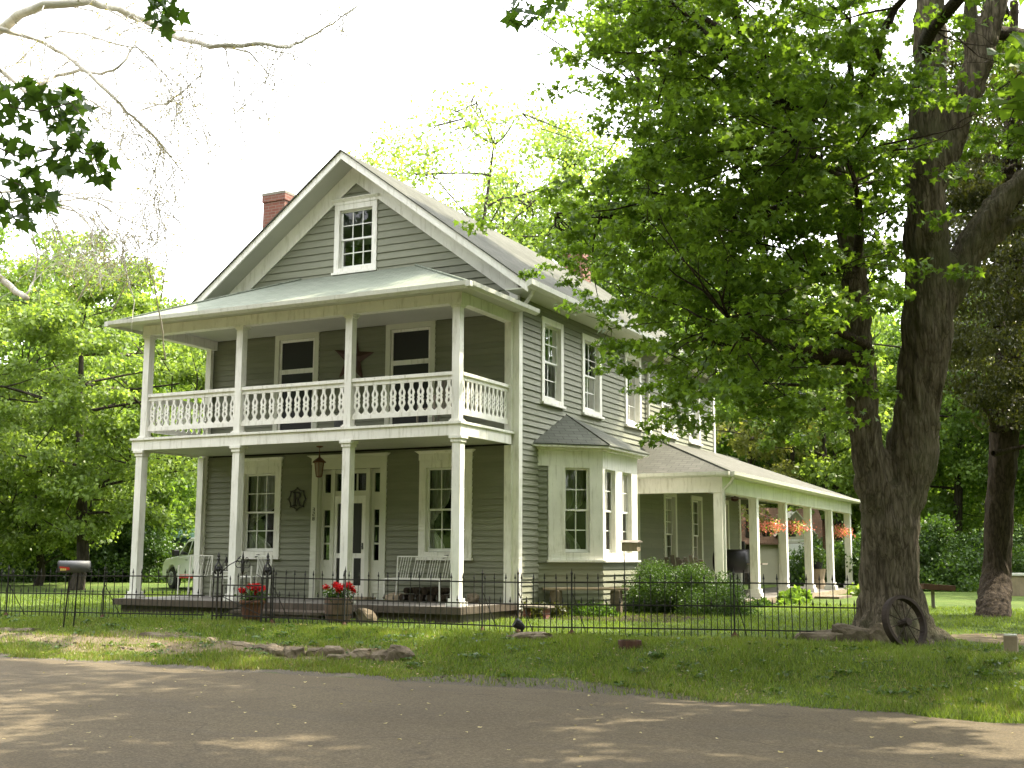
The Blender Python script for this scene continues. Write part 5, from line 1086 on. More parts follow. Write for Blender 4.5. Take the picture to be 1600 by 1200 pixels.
for x in (1.0, 4.72):
    for s_ in (-1, 1):
        w_ = MB(); w_.tube([(x, s_*(hw-.26), .41), (x, s_*(hw-.20), .41), (x, s_*(hw-.03), .41), (x, s_*(hw+.0), .41)], [.36, .41, .41, .37], 24); W_ = w_.build('wheel', 'tyre', t)
        w_ = MB(); w_.tube([(x, s_*(hw-.05), .41), (x, s_*(hw+.012), .41)], [.27, .25], 20)
        for k in range(6): a_ = k*PI/3; w_.bar((x, s_*(hw+.02), .41), (x+.22*math.cos(a_), s_*(hw+.02), .41+.22*math.sin(a_)), .07, .03)
        w_.build('rim', 'chrome', W_)
for s_ in (-1, 1): b = MB(); b.box((1.62, s_*(hw+.02), 1.22), (1.86, s_*(hw+.25), 1.44)); b.build('side_mirror', 'black', t, bevel=.03)
for x in (2.45, 3.30):
    for y0, y1 in ((-hw-.025, -hw-.003), (hw+.003, hw+.025)): b = MB(); b.box((x, y0, 1.06), (x+.2, y1, 1.10)); b.build('door_handle', 'chrome', t)
b = MB(); b.box((-.06, -.93, .42), (.02, .93, .66)); b.build('bumper', 'chrome', t, bevel=.02)
for s_ in (-1, 1): b = MB(); b.box((-.02, s_*.62, .78), (.10, s_*.93, .98)); b.build('headlight', 'chrome', t, bevel=.02)
for x in (1.58, 2.60, 3.62):
    pass
q = at(292, 921, 41.5); place(t, (q.x, q.y, -.30), rad(-28), .93); TR = t
# utility trailer with white load
t = proto('utility_trailer', 'low flat trailer with a red edge carrying a white covered load', 'trailer'); b = MB(); b.box((0, -.85, .48), (3.2, .85, .56)); b.build('trailer_deck', 'wood_old', t); b = MB(); b.box((-.04, -.89, .47), (3.24, -.851, .57)); b.box((-.04, .851, .47), (3.24, .89, .57)); b.box((-.06, -.89, .45), (-.001, .89, .57)); b.build('trailer_rail', 'red', t)
for s_ in (-1, 1): w_ = MB(); w_.tube([(1.9, s_*.62, .32), (1.9, s_*.84, .32)], .31, 18); w_.build('wheel', 'tyre', t)
b = MB(); b.prism([(.9, -.6, .561), (.95, -.6, .85), (1.15, -.6, 1.05), (1.6, -.6, 1.12), (2.3, -.6, 1.12), (2.6, -.6, .95), (2.9, -.6, .561)], (0, 1.2, 0)); b.build('covered_load', 'carpaint', t, bevel=.08)
q = at(313, 934, 38.0); place(t, (q.x, q.y, -.32), rad(-6))
# metal carport
t = proto('carport', 'open metal carport with a dark green arched roof behind the truck', 'carport'); b = MB(); n = 10; W2 = 3.3; pr = [(-W2, 2.35), (-W2+.15, 2.62), (-W2+.7, 2.85), (0, 3.35), (W2-.7, 2.85), (W2-.15, 2.62), (W2, 2.35)]
b.prism([(0, x, z_) for x, z_ in pr]+[(0, x*.985, z_-.05) for x, z_ in pr[::-1]], (7.0, 0, 0)); b.build('canopy', 'greenmetal', t); 
for x in (.1, 2.4, 4.7, 6.9):
    for y in (-W2+.08, W2-.08): b = MB(); b.bar((x, y, -.1), (x, y, 2.36), .08); b.build('post', 'greymetal', t)
b = MB()
for x in (.1, 2.4, 4.7, 6.9): b.bar((x, -W2+.1, 2.36), (x, -W2+.8, 2.78), .06); b.bar((x, W2-.1, 2.36), (x, W2-.8, 2.78), .06); b.bar((x, -W2+.7, 2.79), (x, 0, 3.26), .05); b.bar((x, W2-.7, 2.79), (x, 0, 3.26), .05)
b.build('rafters', 'greymetal', t); q = at(216, 908, 55.0); place(t, (q.x, q.y+2.4, -.35), rad(6), (1, .85, .76))
# tan garage with shingled roof and white door
t = proto('garage', 'small tan board garage with a reddish shingle roof and white gabled door', 'garage'); b = MB(); b.box((-1.2, 0, 0), (4.1, 4.5, 2.15)); b.build('wall', 'tan', t)
b = MB(); 
for k in range(27): x = -1.2+5.3*k/26; b.box((x-.012, -.018, .02), (x+.012, -.001, 2.15))
b.box((-1.3, -.04, -.02), (4.2, -.0181, .12)); b.build('batten', 'tan', t); b = MB(); b.slab([(-1.5, -.35, 2.05), (4.4, -.35, 2.05), (4.4, 2.25, 3.75), (-1.5, 2.25, 3.75)], .08); b.slab([(-1.5, 2.25, 3.75), (4.4, 2.25, 3.75), (4.4, 4.9, 2.05), (-1.5, 4.9, 2.05)], .08); b.build('roof', 'roof_brown', t)
b = MB(); b.prism([(2.15, -.3, 0), (2.15, -.3, 2.6), (2.95, -.3, 3.45), (3.75, -.3, 2.6), (3.75, -.3, 0)], (0, .29, 0)); b.build('door_gable', 'tan', t); b = MB(); b.slab([(2.0, -.45, 2.42), (2.95, -.45, 3.55), (2.95, 2.0, 3.55), (2.0, 2.0, 2.42)], .07); b.slab([(3.9, -.45, 2.42), (2.95, -.45, 3.55), (2.95, 2.0, 3.55), (3.9, 2.0, 2.42)], .07); b.build('gable_trim', 'trim', t)
b = MB(); b.box((2.45, -.34, .03), (3.45, -.301, 2.1)); d = b.build('garage_door', 'whitemetal', t); b = MB()
for k in range(5): b.box((2.5, -.352, .12+.4*k), (3.4, -.341, .43+.4*k))
b.build('door_panels', 'sash', d); b = MB(); b.box((2.3, -.33, 2.12), (3.6, -.3005, 2.22)); b.build('door_header', 'trim', t)
q = at(1143, 915, 50.0); place(t, (q.x, q.y, -.42), rad(22), .92)
CLUS_VIS = 330
CLUS = '4.7,-4.8,5.6;4.3,-3.3,3.5;4.5,-6.3,3.8;7,-6,4.3;5.8,-7.2,5.9;4.4,-6.2,8.4;7.8,-5.2,6.3;6.9,-7.1,3.9;6.4,-7.8,4.5;9.4,-0.4,8.8;7,-6.6,3.6;9.1,-6.3,7.4;4.6,-2.4,5.8;7,-5.6,6.5;4.9,-6.8,7.9;3.2,-2.8,10.2;7,-6.1,5.8;6.9,-7.4,5.3;8.5,-0.8,9.3;4.2,-2.3,7.1;5.8,-3.3,6.3;6.5,-5.3,6.8;7.4,-5.1,5.5;5,-3,4.4;7.4,-2.1,5.2;5.9,-6.1,4.2;6,-3.1,4.4;4.7,-3.9,3.2;6.6,-3.5,7.7;5.9,-3.5,4;8.2,-1.5,7.5;4.7,-2.5,4.1;6.2,-2,9;5.9,-3.1,4.9;7.4,-3.2,6.5;3.7,-4.1,6.7;4.3,-4.5,4.8;5.6,-7.8,7.4;6,-7.1,6.9;5.5,-4.2,5.2;5.8,-7.5,5.5;7.5,-5.4,7.8;8.4,-2.6,6.6;5.6,-4.6,8.2;6.3,-7.7,2.9;3.3,-4.3,5.8;3,-2.8,5.8;6.2,-6.6,5.6;6.7,-5.7,5.9;5.8,-7.4,5.2;7.5,-5.4,5.7;5.1,-5.2,5.1;7.1,-2.4,5.6;5.5,-6.1,5.3;5.2,-5.3,5.5;5.3,-4.2,4.4;5.4,-1.9,3.6;8.2,-2.8,6.5;6.3,-4.9,3.2;6.2,-6.4,3.3;5.9,-7.5,3.3;5.7,-3.2,7.8;7,-5.4,5.5;3.2,-3.2,6;3.6,-2.7,5.6;5.7,-6.9,2.9;7.6,-6.3,5.6;6.3,-1.7,4.8;5.2,-5.1,5.2;6.8,-1.5,6.5;7.1,-5.7,4.7;6.5,-3,7.9;6.1,-6.7,3.9;6.7,-2.1,8.3;6,-2.9,7.6;3.9,-3,9.5;4.1,-5.5,5;4.6,-4.8,7.1;6.2,-7.2,5.7;8.4,-3.5,6.2;6.7,-2.6,5.8;3.7,-3.1,10;7,-7.4,3.5;5.9,-3.5,3.5;6.6,-7.2,5.2;4.3,-5.7,8;5.6,-6.7,7.3;5.7,-8.1,5;9.1,-2,7;7.1,-1.1,6.8;4.6,-3.7,5;5,-7.3,6.9;5.1,-6.3,8.1;5.7,-6.4,5.5;6.9,-1.1,7.2;7.2,-7,5.8;6.9,-7,2.7;5.2,-6.3,8.2;6.7,-7.6,5.9;4.3,-5.2,5.8;7.3,-7.1,7.2;6.4,-3.4,3.3;6.6,-3.9,6;5.2,-3.4,5.4;4.9,-3.9,9.1;7.6,-7.1,6.3;5.9,-7.6,5.7;5.6,-3.4,7.5;6.5,-3,3.5;5.7,-3.5,4;7.5,-2.1,8;8.1,-6.8,6.1;7.3,-4.8,7.3;6.5,-7.9,5.7;6.6,-2.5,4;4.2,-6.6,5.3;7.5,-2,6.7;5.6,-3.1,6.7;6.8,-7.8,7.2;6.5,-1.9,6.6;4.5,-5.3,5.4;7.6,-6.4,5.6;3.8,-4,9.2;9.2,-4.6,7.2;6.9,-6.3,4.7;6.6,-7.8,5.8;5.3,-5.3,6.5;7.3,-0.9,7.4;6.8,-5,3.8;7,-3.9,4.7;6,-7.9,7.2;5,-3.4,5.7;8.1,-5.4,6.5;7.8,-3.1,8.9;3.5,-2.6,6.6;7.4,-7.5,5.4;5.2,-2.8,8.8;5.8,-4.9,8.3;8.1,-5.7,5.9;5.1,-4.6,7.5;9,-1.7,8.6;4.7,-5.4,8.7;6.8,-5.3,3.1;4.1,-2.4,5.9;3.4,-4.4,5.8;4,-4.5,8.3;7.1,-2.4,5;4.9,-3.9,3.8;9.2,-1.1,8.3;4.8,-6.8,7.8;7.1,-3,8.9;5.3,-3.9,6.4;7.3,-6.8,5.7;6.9,-3.1,7;9.4,-1.9,9.1;5.3,-5.6,8.1;4.7,-2.3,4.9;5.8,-5,7.1;7.2,-5.4,6.7;5.8,-4,7.8;2.5,-2.6,7;6.2,-1.8,7.4;5.1,-6,5.8;6.3,-3.2,9.3;5.3,-2.2,5.9;7.8,-6.8,4.2;5.2,-2.5,3.8;9.1,-1.6,7.1;9.1,-4,7.7;5.2,-6.8,5.8;6.1,-3.8,7.5;3.9,-5.4,8.1;5.7,-3.4,7.8;6.2,-6.8,3.7;7.5,-5,6.3;5.6,-1.6,6.1;5.2,-6.7,5;7.1,-6.4,3.9;7,-7.4,3.8;4.9,-4.3,6.4;4.5,-2.9,9;4.5,-3.2,6;6.8,-6.2,4.9;4.7,-2.6,9.2;4.5,-3.8,7.8;8,-3.1,7.6;6.1,-6.3,4.6;4.9,-5.3,3.4;7,-7.1,3;7,-3.8,8.4;7.7,-6.8,6.5;5.5,-2.1,5.5;7.7,-2,9.4;6,-8.3,5.8;3.8,-3.1,8.3;4.7,-5.7,8.3;7.5,-6,4.4;3.4,-3.9,6.4;5.4,-2.1,6;5.8,-2,6.3;6.8,-4.7,4.7;5.7,-6.8,7.5;5.8,-6.1,3.2;6.7,-1.1,5.6;5.3,-4.6,8.6;5.3,-3.4,5.3;5.3,-6.3,6;8.2,-6.6,5.4;4.5,-2.8,8.9;7,-6.4,7.4;5.2,-5.4,8.2;6.9,-7.2,7.1;6.8,-4.5,8.5;6,-4.6,7.3;3.5,-2.5,6.6;4.9,-2.2,5.6;5.2,-4.6,3.9;3.1,-3.1,10.1;5.6,-2.1,7;7.2,-5.6,5.4;4.7,-7.1,7.2;5.5,-2.4,5.6;4.7,-6.6,4.3;7.2,-5.3,7;5.1,-4.1,5.5;5.6,-1.6,3.9;4.4,-3.1,7.7;3.1,-3.5,5.4;9.3,-2.1,7.3;5.5,-3.4,3.9;5.3,-4.8,4.4;3.2,-5.2,5.8;4.3,-4.2,3.9;6.1,-6.4,4.5;7.2,-2.4,5.7;6.8,-5.7,5.8;5.5,-7.1,3.3;6,-4.6,3.9;6.7,-1.7,5;4.7,-5.8,8.4;5.3,-5.6,4.2;4.8,-5.8,6.3;5.8,-3.2,4.4;5.6,-3.7,5;6.6,-6.4,7;3.5,-2.9,6.4;5.6,-4.6,8.6;6.1,-6.5,7.4;8.9,-6.3,5.9;2.6,-3.8,5.8;6.3,-4.6,3.9;6.9,-5,7.7;4.4,-4.7,4.9;5.3,-2.8,7.7;6.2,-2.3,9.6;7.5,-4.6,8.5;6.7,-6.5,7.7;5.6,-6.6,7.7;4.3,-4.7,4.8;5.4,-5.2,4.6;4.5,-3.5,8;6.5,-4.6,6.7;5.9,-3.8,5;6.5,-7,5.5;6.2,-5.6,3.3;5.4,-4.3,5.3;3.6,-3.6,6.8;7.2,-3.3,7.5;7.3,-1.6,6.4;6,-7.3,4.4;8.8,-0.5,7.6;9.1,0.1,7.5;3.2,-3.5,4.7;6.8,-6.8,6.4;5.7,-4.3,7.6;6.1,-4.9,5;4.7,-3.7,9.6;7.6,-4.2,7.4;6.5,-1.7,6.5;7.8,-7.2,6.6;6.5,-4.5,7.2;5.7,-8.1,5.1;5.8,-7.9,7.3;5.8,-7.4,7.5;4.4,-2.8,4;6,-6.1,5;4,-2.8,7.6;5.9,-2.8,4;7.2,-5,6.6;4.5,-2.9,5.5;5.8,-7,6.7;7.7,-5.3,4.9;9.2,-2.1,8.7;7.8,-2.9,6.1;6.8,-7,4.8;6.7,-5.4,3.5;6.6,-3.2,5.4;5.4,-5.5,7.1;7.5,-6.3,4.3;6.6,-6.5,4.9;5.3,-6.1,7.6;8.1,-6.8,4.3;4,-3.3,8.1;6.2,-5,7.2;6.2,-3.5,8.5;5.9,-2.9,6;7.4,-3,7.2;5.3,-4.1,5.2;7.8,-3.3,7.8;4.7,-5.2,5.9;6.2,-4.6,3;4.4,-2.2,5.1;7.1,-2.1,6.1;6.6,-1.1,5.2;7.1,-1.5,5.5;6.2,-3.6,6.1;7.2,-5.8,8;8.5,-3.2,7.5;5.7,-6,6.9;6,-6.4,6.8;7.7,-6.5,5.2;7.2,-6.8,6.3;9.1,-6.4,5.9;4.5,-2.8,6.8;9.2,-3.1,8.1;5.5,-5.9,8.1;6.9,-5.6,5.7;5.6,-6.4,3.8;6.3,-3.2,5;7.1,-6.7,5.8;7.7,-3.9,15.8;11.6,-3.8,9.8;13,-6.7,11.6;11.5,-2.6,14.2;11.3,-6.8,13.4;9.3,-8.9,9.6;4.3,-4.3,15.4;5.2,1.4,14.4;9.5,-8.1,11.3;4.7,-3.7,15.3;2.5,-5.4,15.8;4.6,1.6,14.2;10.6,-0.2,8.9;11.3,-1.7,7.5;11.6,-5.7,12.2;13.5,-1.3,13.3;10.3,-8.7,8.3;8.2,-8.8,8.3;3,-4.1,14.1;13.9,-4.8,10.5;1.2,-6.5,10.8;6.6,-4.1,16;10.2,-6.8,8.8;12,-2.7,10.5;3.1,-1.8,15.4;10.4,-1,14.4;13.2,-2.9,11.7;10.1,-0.8,6.7;4.3,0.6,15.8;7,-7.8,15.2;11,2.2,10.5;8.7,0.3,14.3;1.5,-7.5,9.2;0.2,-4.3,13.4;10.9,-4.5,16.4;1.6,-2.6,13.3;6.5,3,14.4;11.6,-3.7,14.5;11.6,-5.2,7.1;4.1,-8.5,15.1;2.7,-7.9,9;12.2,-3.4,11.4;9.8,-3,15.6;5.4,2.1,14.3;6.5,-6.4,16.9;11.7,-3.1,9.8;8.6,1.8,13.3;5.5,-2.1,15.6;6.6,-6,15.6;9.2,-9.2,10;8.1,-3.8,16;9.8,1.1,14.5;11.8,0.5,8.3;7.8,-7.7,13.8;12.7,-4.1,15;6.4,-3,15.7;11,-1.1,9;9.7,-2.1,15.9;13.3,-2.4,13.5;12.7,-1.1,11.1;11.5,-0.2,11.4;9.2,-8,9.9;3.9,-0.1,16.1;0.9,0.4,12.7;10.1,0.9,9.3;8,2,12.8;11.4,-8.6,9.8;8.6,-9.3,13.2;9,-8.4,12.6;0.7,-2.3,14.2;8.9,-5.3,17;1.9,-2.9,11.5;7.9,-4.9,16.3;9.4,1.6,11.4;2,-1,13.3;4.4,-8.7,10.8;12.4,-5.6,9.3;0.7,-3,12.2;11.7,1.4,10.9;4.6,-8.1,8.7;12.4,-8.1,13.2;10.7,1.3,10.4;12.3,-2.4,15.2;3.1,-3.7,15.8;10.2,-1.4,15.8;12.3,-0.5,14.3;6.2,-1.2,15.5;7.4,-5.2,16.2;9.5,1,13;4.9,-3.2,15.2;10.7,-1.9,14.8;8.7,-7.7,9.7;7.5,-8.1,15.5;3.9,-4.9,15.7;6.1,-10,10;7.9,-10.3,9.4;13.6,-5.5,11.4;12.2,-5.4,10.6;7.8,-9,11;1.8,-4.2,14.6;11.5,-8,9.6;0,-5.5,11.6;13.3,-5.6,11.8;6.8,-7.6,15.9;6.8,-7.6,8.6;10.5,-9.4,13.2;7.1,1.5,14;7.8,-10.1,13.2;6,-2,16;1.7,-5.6,10.8;9.9,-2.2,7.5;0.9,-6.6,13.8;10.5,-4.8,15.6;12.6,-2.6,14.1;11.5,-2.8,14.4;10.4,-1.1,14;11.6,-0.8,11.8;8,-10,11.8;7.4,-10.1,10.9;7.1,-10.5,9.4;-0.2,-4,11.1;9.4,-8.9,15.2;8.6,0.6,15.1;4.9,-5.3,15.8;4,2.5,13;3.5,-6.9,13.4;8.8,-10.4,9.9;12.4,-0.8,9.7;5.8,-0.2,16.3;3.8,-7.7,10.9;6.7,-4.7,15.7;13.2,-0.8,12.8;11.5,-2.8,8.4;10.3,-7.7,12.4;8.9,-1.2,16.7;1.4,-5.9,14.2;12.1,-1.2,8.2;9.4,-0.2,15.1;9,-8.4,12.4;10.9,-7.8,8.8;11.1,1.5,13.3;3.3,-6.3,14.3;12.1,-6.9,9.7;4.8,-4.5,16.4;9.5,-10.5,11.2;10.3,-7.1,13.9;2.2,-8.5,11.7;11.8,-3.6,14.7;7.9,-5.1,16.6;6.2,-3.6,16.2;8,-8,8.8;4.4,-9.5,11.7;9.5,-10.2,10.1;11.9,-6.6,8.9;6.9,-9.2,9.3;9.8,-0.8,15.8;8.6,-9.3,10.6;9.2,-7.5,7.5;2.5,-0.5,13.7;3.4,-6.8,10.2;3.8,-0.5,14.2;10.9,-7.3,9.3;2.8,-0.1,14.7;12.5,-5.6,9.6;10.6,-1.8,16.2;4.5,-5.5,15.5;11.8,-0.9,8.1;10.7,-1.1,7.4;4.1,-9.9,10;10.1,-5.9,6.7'
# ================================================================ TREES
def limb_pts(p, q, n, wob, sag=0, rg=random):
    p = Vector(p); q = Vector(q); out = []; d = q-p; L_ = d.length
    o1 = Vector((rg.gauss(0, 1), rg.gauss(0, 1), rg.gauss(0, .5)))*wob*L_; o2 = Vector((rg.gauss(0, 1), rg.gauss(0, 1), rg.gauss(0, .5)))*wob*L_*.6
    for i in range(n+1):
        t = i/n; out.append(p+d*t+o1*math.sin(PI*t)+o2*math.sin(2*PI*t)+Vector((0, 0, sag*L_*math.sin(PI*t))))
    return out
def trunk_mesh(b, pts, rs, n=20, rough=.06, flare=0, seed=0):
    """round trunk with lobes and root flare"""
    rg = random.Random(seed); ph = [rg.uniform(0, 6) for _ in range(4)]; vs = []; N_ = len(pts)
    fine = []; fr = []
    for i in range(N_-1):
        for k in range(6): t = k/6; fine.append(Vector(pts[i]).lerp(Vector(pts[i+1]), t)); fr.append(rs[i]+(rs[i+1]-rs[i])*t)
    fine.append(Vector(pts[-1])); fr.append(rs[-1])
    for _ in range(3): fine = [fine[0]]+[(fine[i-1]+fine[i]*2+fine[i+1])/4 for i in range(1, len(fine)-1)]+[fine[-1]]
    for i, p in enumerate(fine):
        h = i/len(fine)
        for k in range(n):
            a = 2*PI*k/n; r = fr[i]*(1+rough*math.sin(3*a+ph[0]+h*2)+rough*.7*math.sin(5*a+ph[1]-h*3)+rough*.4*math.sin(9*a+ph[2]+h*5)+rg.gauss(0, .012))
            if flare: fl = math.exp(-(p.z-fine[0].z)/.42); r *= 1+flare*fl*(.55+.45*math.sin(5*a+ph[3]))
            vs.append((p.x+r*math.cos(a), p.y+r*math.sin(a), p.z))
    b.add(vs, [(i*n+k, i*n+(k+1) % n, (i+1)*n+(k+1) % n, (i+1)*n+k) for i in range(len(fine)-1) for k in range(n)]+[tuple(range(n))[::-1], tuple((len(fine)-1)*n+k for k in range(n))])

def fuse_bark(o, vox, amp):
    """melt the overlapping stems into one skin and carve upright bark ridges into it"""
    from mathutils import noise as nz
    md = o.modifiers.new('remesh', 'REMESH'); md.mode = 'VOXEL'; md.voxel_size = vox
    sm_ = o.modifiers.new('smooth', 'SMOOTH'); sm_.iterations = 6; sm_.factor = .6
    bpy.context.view_layer.update(); me = bpy.data.meshes.new_from_object(o.evaluated_get(bpy.context.evaluated_depsgraph_get())); o.modifiers.clear()
    mats = [m_ for m_ in o.data.materials]; o.data = me; me.materials.clear(); [me.materials.append(m_) for m_ in mats]
    me.update(); nv = [(v.co.copy(), v.normal.copy()) for v in me.vertices]
    for v, (p, nn) in zip(me.vertices, nv):
        w = Vector((nz.noise(p*1.3), nz.noise(p*1.3+Vector((9, 0, 0))), 0))*.12
        r_ = abs(nz.noise(Vector(((p.x+w.x)*8.5, (p.y+w.y)*8.5, p.z*1.5)))); f_ = abs(nz.noise(Vector((p.x*19, p.y*19, p.z*4.5)))); lump = nz.noise(p*1.1)
        v.co = p+nn*(amp*(r_*1.5-.35)+amp*.35*f_+amp*.9*lump)
    me.polygons.foreach_set('use_smooth', [True]*len(me.polygons)); me.update()
# ---- the big maple on the right
CL = np.array([[float(v) for v in s_.split(',')] for s_ in CLUS.split(';')]); VIS = CLUS_VIS
T = thing('maple_tree', 'huge spreading green maple with a forked trunk in front of the side porch', 'tree', (7.3, -2.65, -.26))
D_ = 16.8; A_ = lambda px, py, d=D_: at(px, py, d)
b = MB()
base = Vector((7.32, -2.70, -.38)); 
trunk_mesh(b, [base, A_(1393, 940), A_(1392, 880), A_(1393, 820), A_(1396, 760)], [.44, .40, .355, .37, .30], 26, .05, .85, 3)
for a_, l_, r_ in ((-.9, .95, .20), (-1.7, .7, .17), (-2.5, .85, .18), (3.0, .6, .16), (.1, .8, .17), (1.5, .6, .15)):
    e_ = base+Vector((math.cos(a_), math.sin(a_), 0))*l_; b.tube([base+Vector((0, 0, .75)), base+Vector((math.cos(a_)*.28, math.sin(a_)*.28, .42)), base.lerp(e_, .6)+Vector((0, 0, .17)), Vector((e_.x, e_.y, gz(e_.x, e_.y)-.06))], [r_*1.2, r_*1.1, r_*.75, r_*.35], 10)
trunk_mesh(b, [A_(1383, 810), A_(1358, 725), A_(1344, 620), A_(1342, 520), A_(1336, 420), A_(1322, 300), A_(1305, 170)], [.27, .25, .215, .19, .165, .12, .07], 16, .06, 0, 4)
trunk_mesh(b, [A_(1405, 810), A_(1424, 720), A_(1438, 620), A_(1452, 520), A_(1454, 430), A_(1446, 320), A_(1448, 200), A_(1452, 80), A_(1455, -120)], [.30, .34, .32, .33, .30, .27, .24, .21, .16], 18, .06, 0, 5)
trunk_mesh(b, [A_(1465, 500), A_(1490, 440), A_(1530, 360), A_(1575, 300), A_(1640, 245), A_(1760, 140)], [.20, .27, .25, .22, .20, .14], 14, .06, 0, 6)
trunk_mesh(b, [A_(1535, 400), A_(1580, 345), A_(1640, 335), A_(1720, 300)], [.10, .12, .11, .08], 10, .05, 0, 16)
trunk_mesh(b, [A_(1450, 330), A_(1478, 240), A_(1510, 150), A_(1545, 50), A_(1580, -80)], [.14, .20, .20, .19, .14], 12, .06, 0, 7)
trunk_mesh(b, [A_(1510, 150), A_(1520, 60), A_(1510, -60)], [.09, .09, .07], 10, .05, 0, 8)
TRO = b.build('trunk', 'bark', T, True); fuse_bark(TRO, .034, .055)
hubs = [(A_(1322, 300), .10), (A_(1336, 420), .10), (A_(1348, 560), .09), (A_(1446, 320), .12), (A_(1448, 200), .11), (A_(1452, 80), .11), (A_(1545, 50), .10), (A_(1590, 290), .10), (A_(1455, -120), .12), (A_(1305, 170), .08)]
b = MB(); rg = random.Random(9); ctr = Vector((7.3, -3, 5))
# main side limbs: pick every ~14th cluster as a limb end, hang the rest off it
ends = [CL[i] for i in rg.sample(range(len(CL)), 34)]
limbs = []
for e in ends:
    e = Vector(e); hb = min(hubs, key=lambda h: (h[0]-e).length+max(0, (h[0].z-e.z))*.8); pts = limb_pts(hb[0], e, 7, .05, -.04, rg); r0_ = min(hb[1], .018*(e-hb[0]).length+.02); b.tube(pts, [r0_*(1-.8*i/7)+.008 for i in range(8)], 7, False); limbs.append(pts)
for c_ in CL:
    c_ = Vector(c_); best = min((q for l_ in limbs for q in l_[2:]), key=lambda q: (q-c_).length)
    if (best-c_).length > .15: b.tube(limb_pts(best, c_, 4, .07, -.03, rg), [.018, .014, .010, .007, .004], 4, False)
    for k in range(3): e = c_+Vector((rg.gauss(0, .3), rg.gauss(0, .3), rg.gauss(-.1, .15))); b.tube([c_, c_.lerp(e, .5)+Vector((0, 0, .04)), e], [.006, .004, .002], 3, False)
b.build('branches', 'bark_dark', T, True)
rgn = np.random.default_rng(12)
# each clump: several flat sprays of leaves stepping downwards
sub = []
def covers_stem(c_):
    d_ = Vector(c_)-CAM; dp = d_.dot(fw); px = 800+F*d_.dot(rt)/dp; py = 600-F*d_.dot(up)/dp
    if dp > 17.3: return False
    S_ = (((1348, 620), (1342, 520), 48), ((1342, 520), (1336, 430), 40), ((1432, 640), (1450, 500), 62), ((1450, 500), (1446, 320), 58), ((1446, 320), (1452, 0), 46), ((1475, 470), (1575, 300), 55), ((1575, 300), (1640, 245), 50), ((1478, 240), (1545, 50), 46))
    for (x0, y0), (x1, y1), w in S_:
        t_ = max(0, min(1, ((px-x0)*(x1-x0)+(py-y0)*(y1-y0))/((x1-x0)**2+(y1-y0)**2)))
        if math.hypot(px-x0-t_*(x1-x0), py-y0-t_*(y1-y0)) < w: return True
    return False
for c_ in [c for c in CL[:VIS] if not covers_stem(c)]:
    for k in range(6): sub.append(c_+rgn.normal(size=3)*[.46, .46, .30])
sub = np.array(sub); p = cluster_pts(sub, rgn.uniform(.16, .34, len(sub)), 46, .38, rgn, .05)
np_mesh('crown', leaves(p, .082, LEAF, up=1.0, droop=.9, rng=rgn), None, 'leaf_maple', T)
shade_clumps = []  # unseen leaf clumps added along sun rays to shade side wall and roof
for _ in range(900):
    wy, wz = rgn.uniform(-.4, 4.8), rgn.uniform(1.0, 6.6); t_ = rgn.uniform(11, 20); q = (Vector((0, wy, wz)) if rgn.random() < .62 else Vector((rgn.uniform(-2.2, .4), rgn.uniform(-.5, 6.5), rgn.uniform(6.2, 8))))+sv*t_; d_ = q-CAM; py_ = 600-F*d_.dot(up)/d_.dot(fw)
    if py_ < -60 and len(shade_clumps) < 78: shade_clumps.append(tuple(q))
for c_ in shade_clumps[::3]: pass
CLT = np.concatenate([CL[VIS:], np.array(shade_clumps)]); CLT = CLT[np.linalg.norm(CLT-np.array(CAM), axis=1) > 12]
p = cluster_pts(CLT, .85, 110, .6, rgn, .2); np_mesh('unseen_crown', leaves(p, .21, LEAF[[0, 2, 4, 6, 8, 10]], up=1.0, droop=.6, rng=rgn), None, 'leaf_maple', T)  # upper crown above the view, together with the added shading clumps

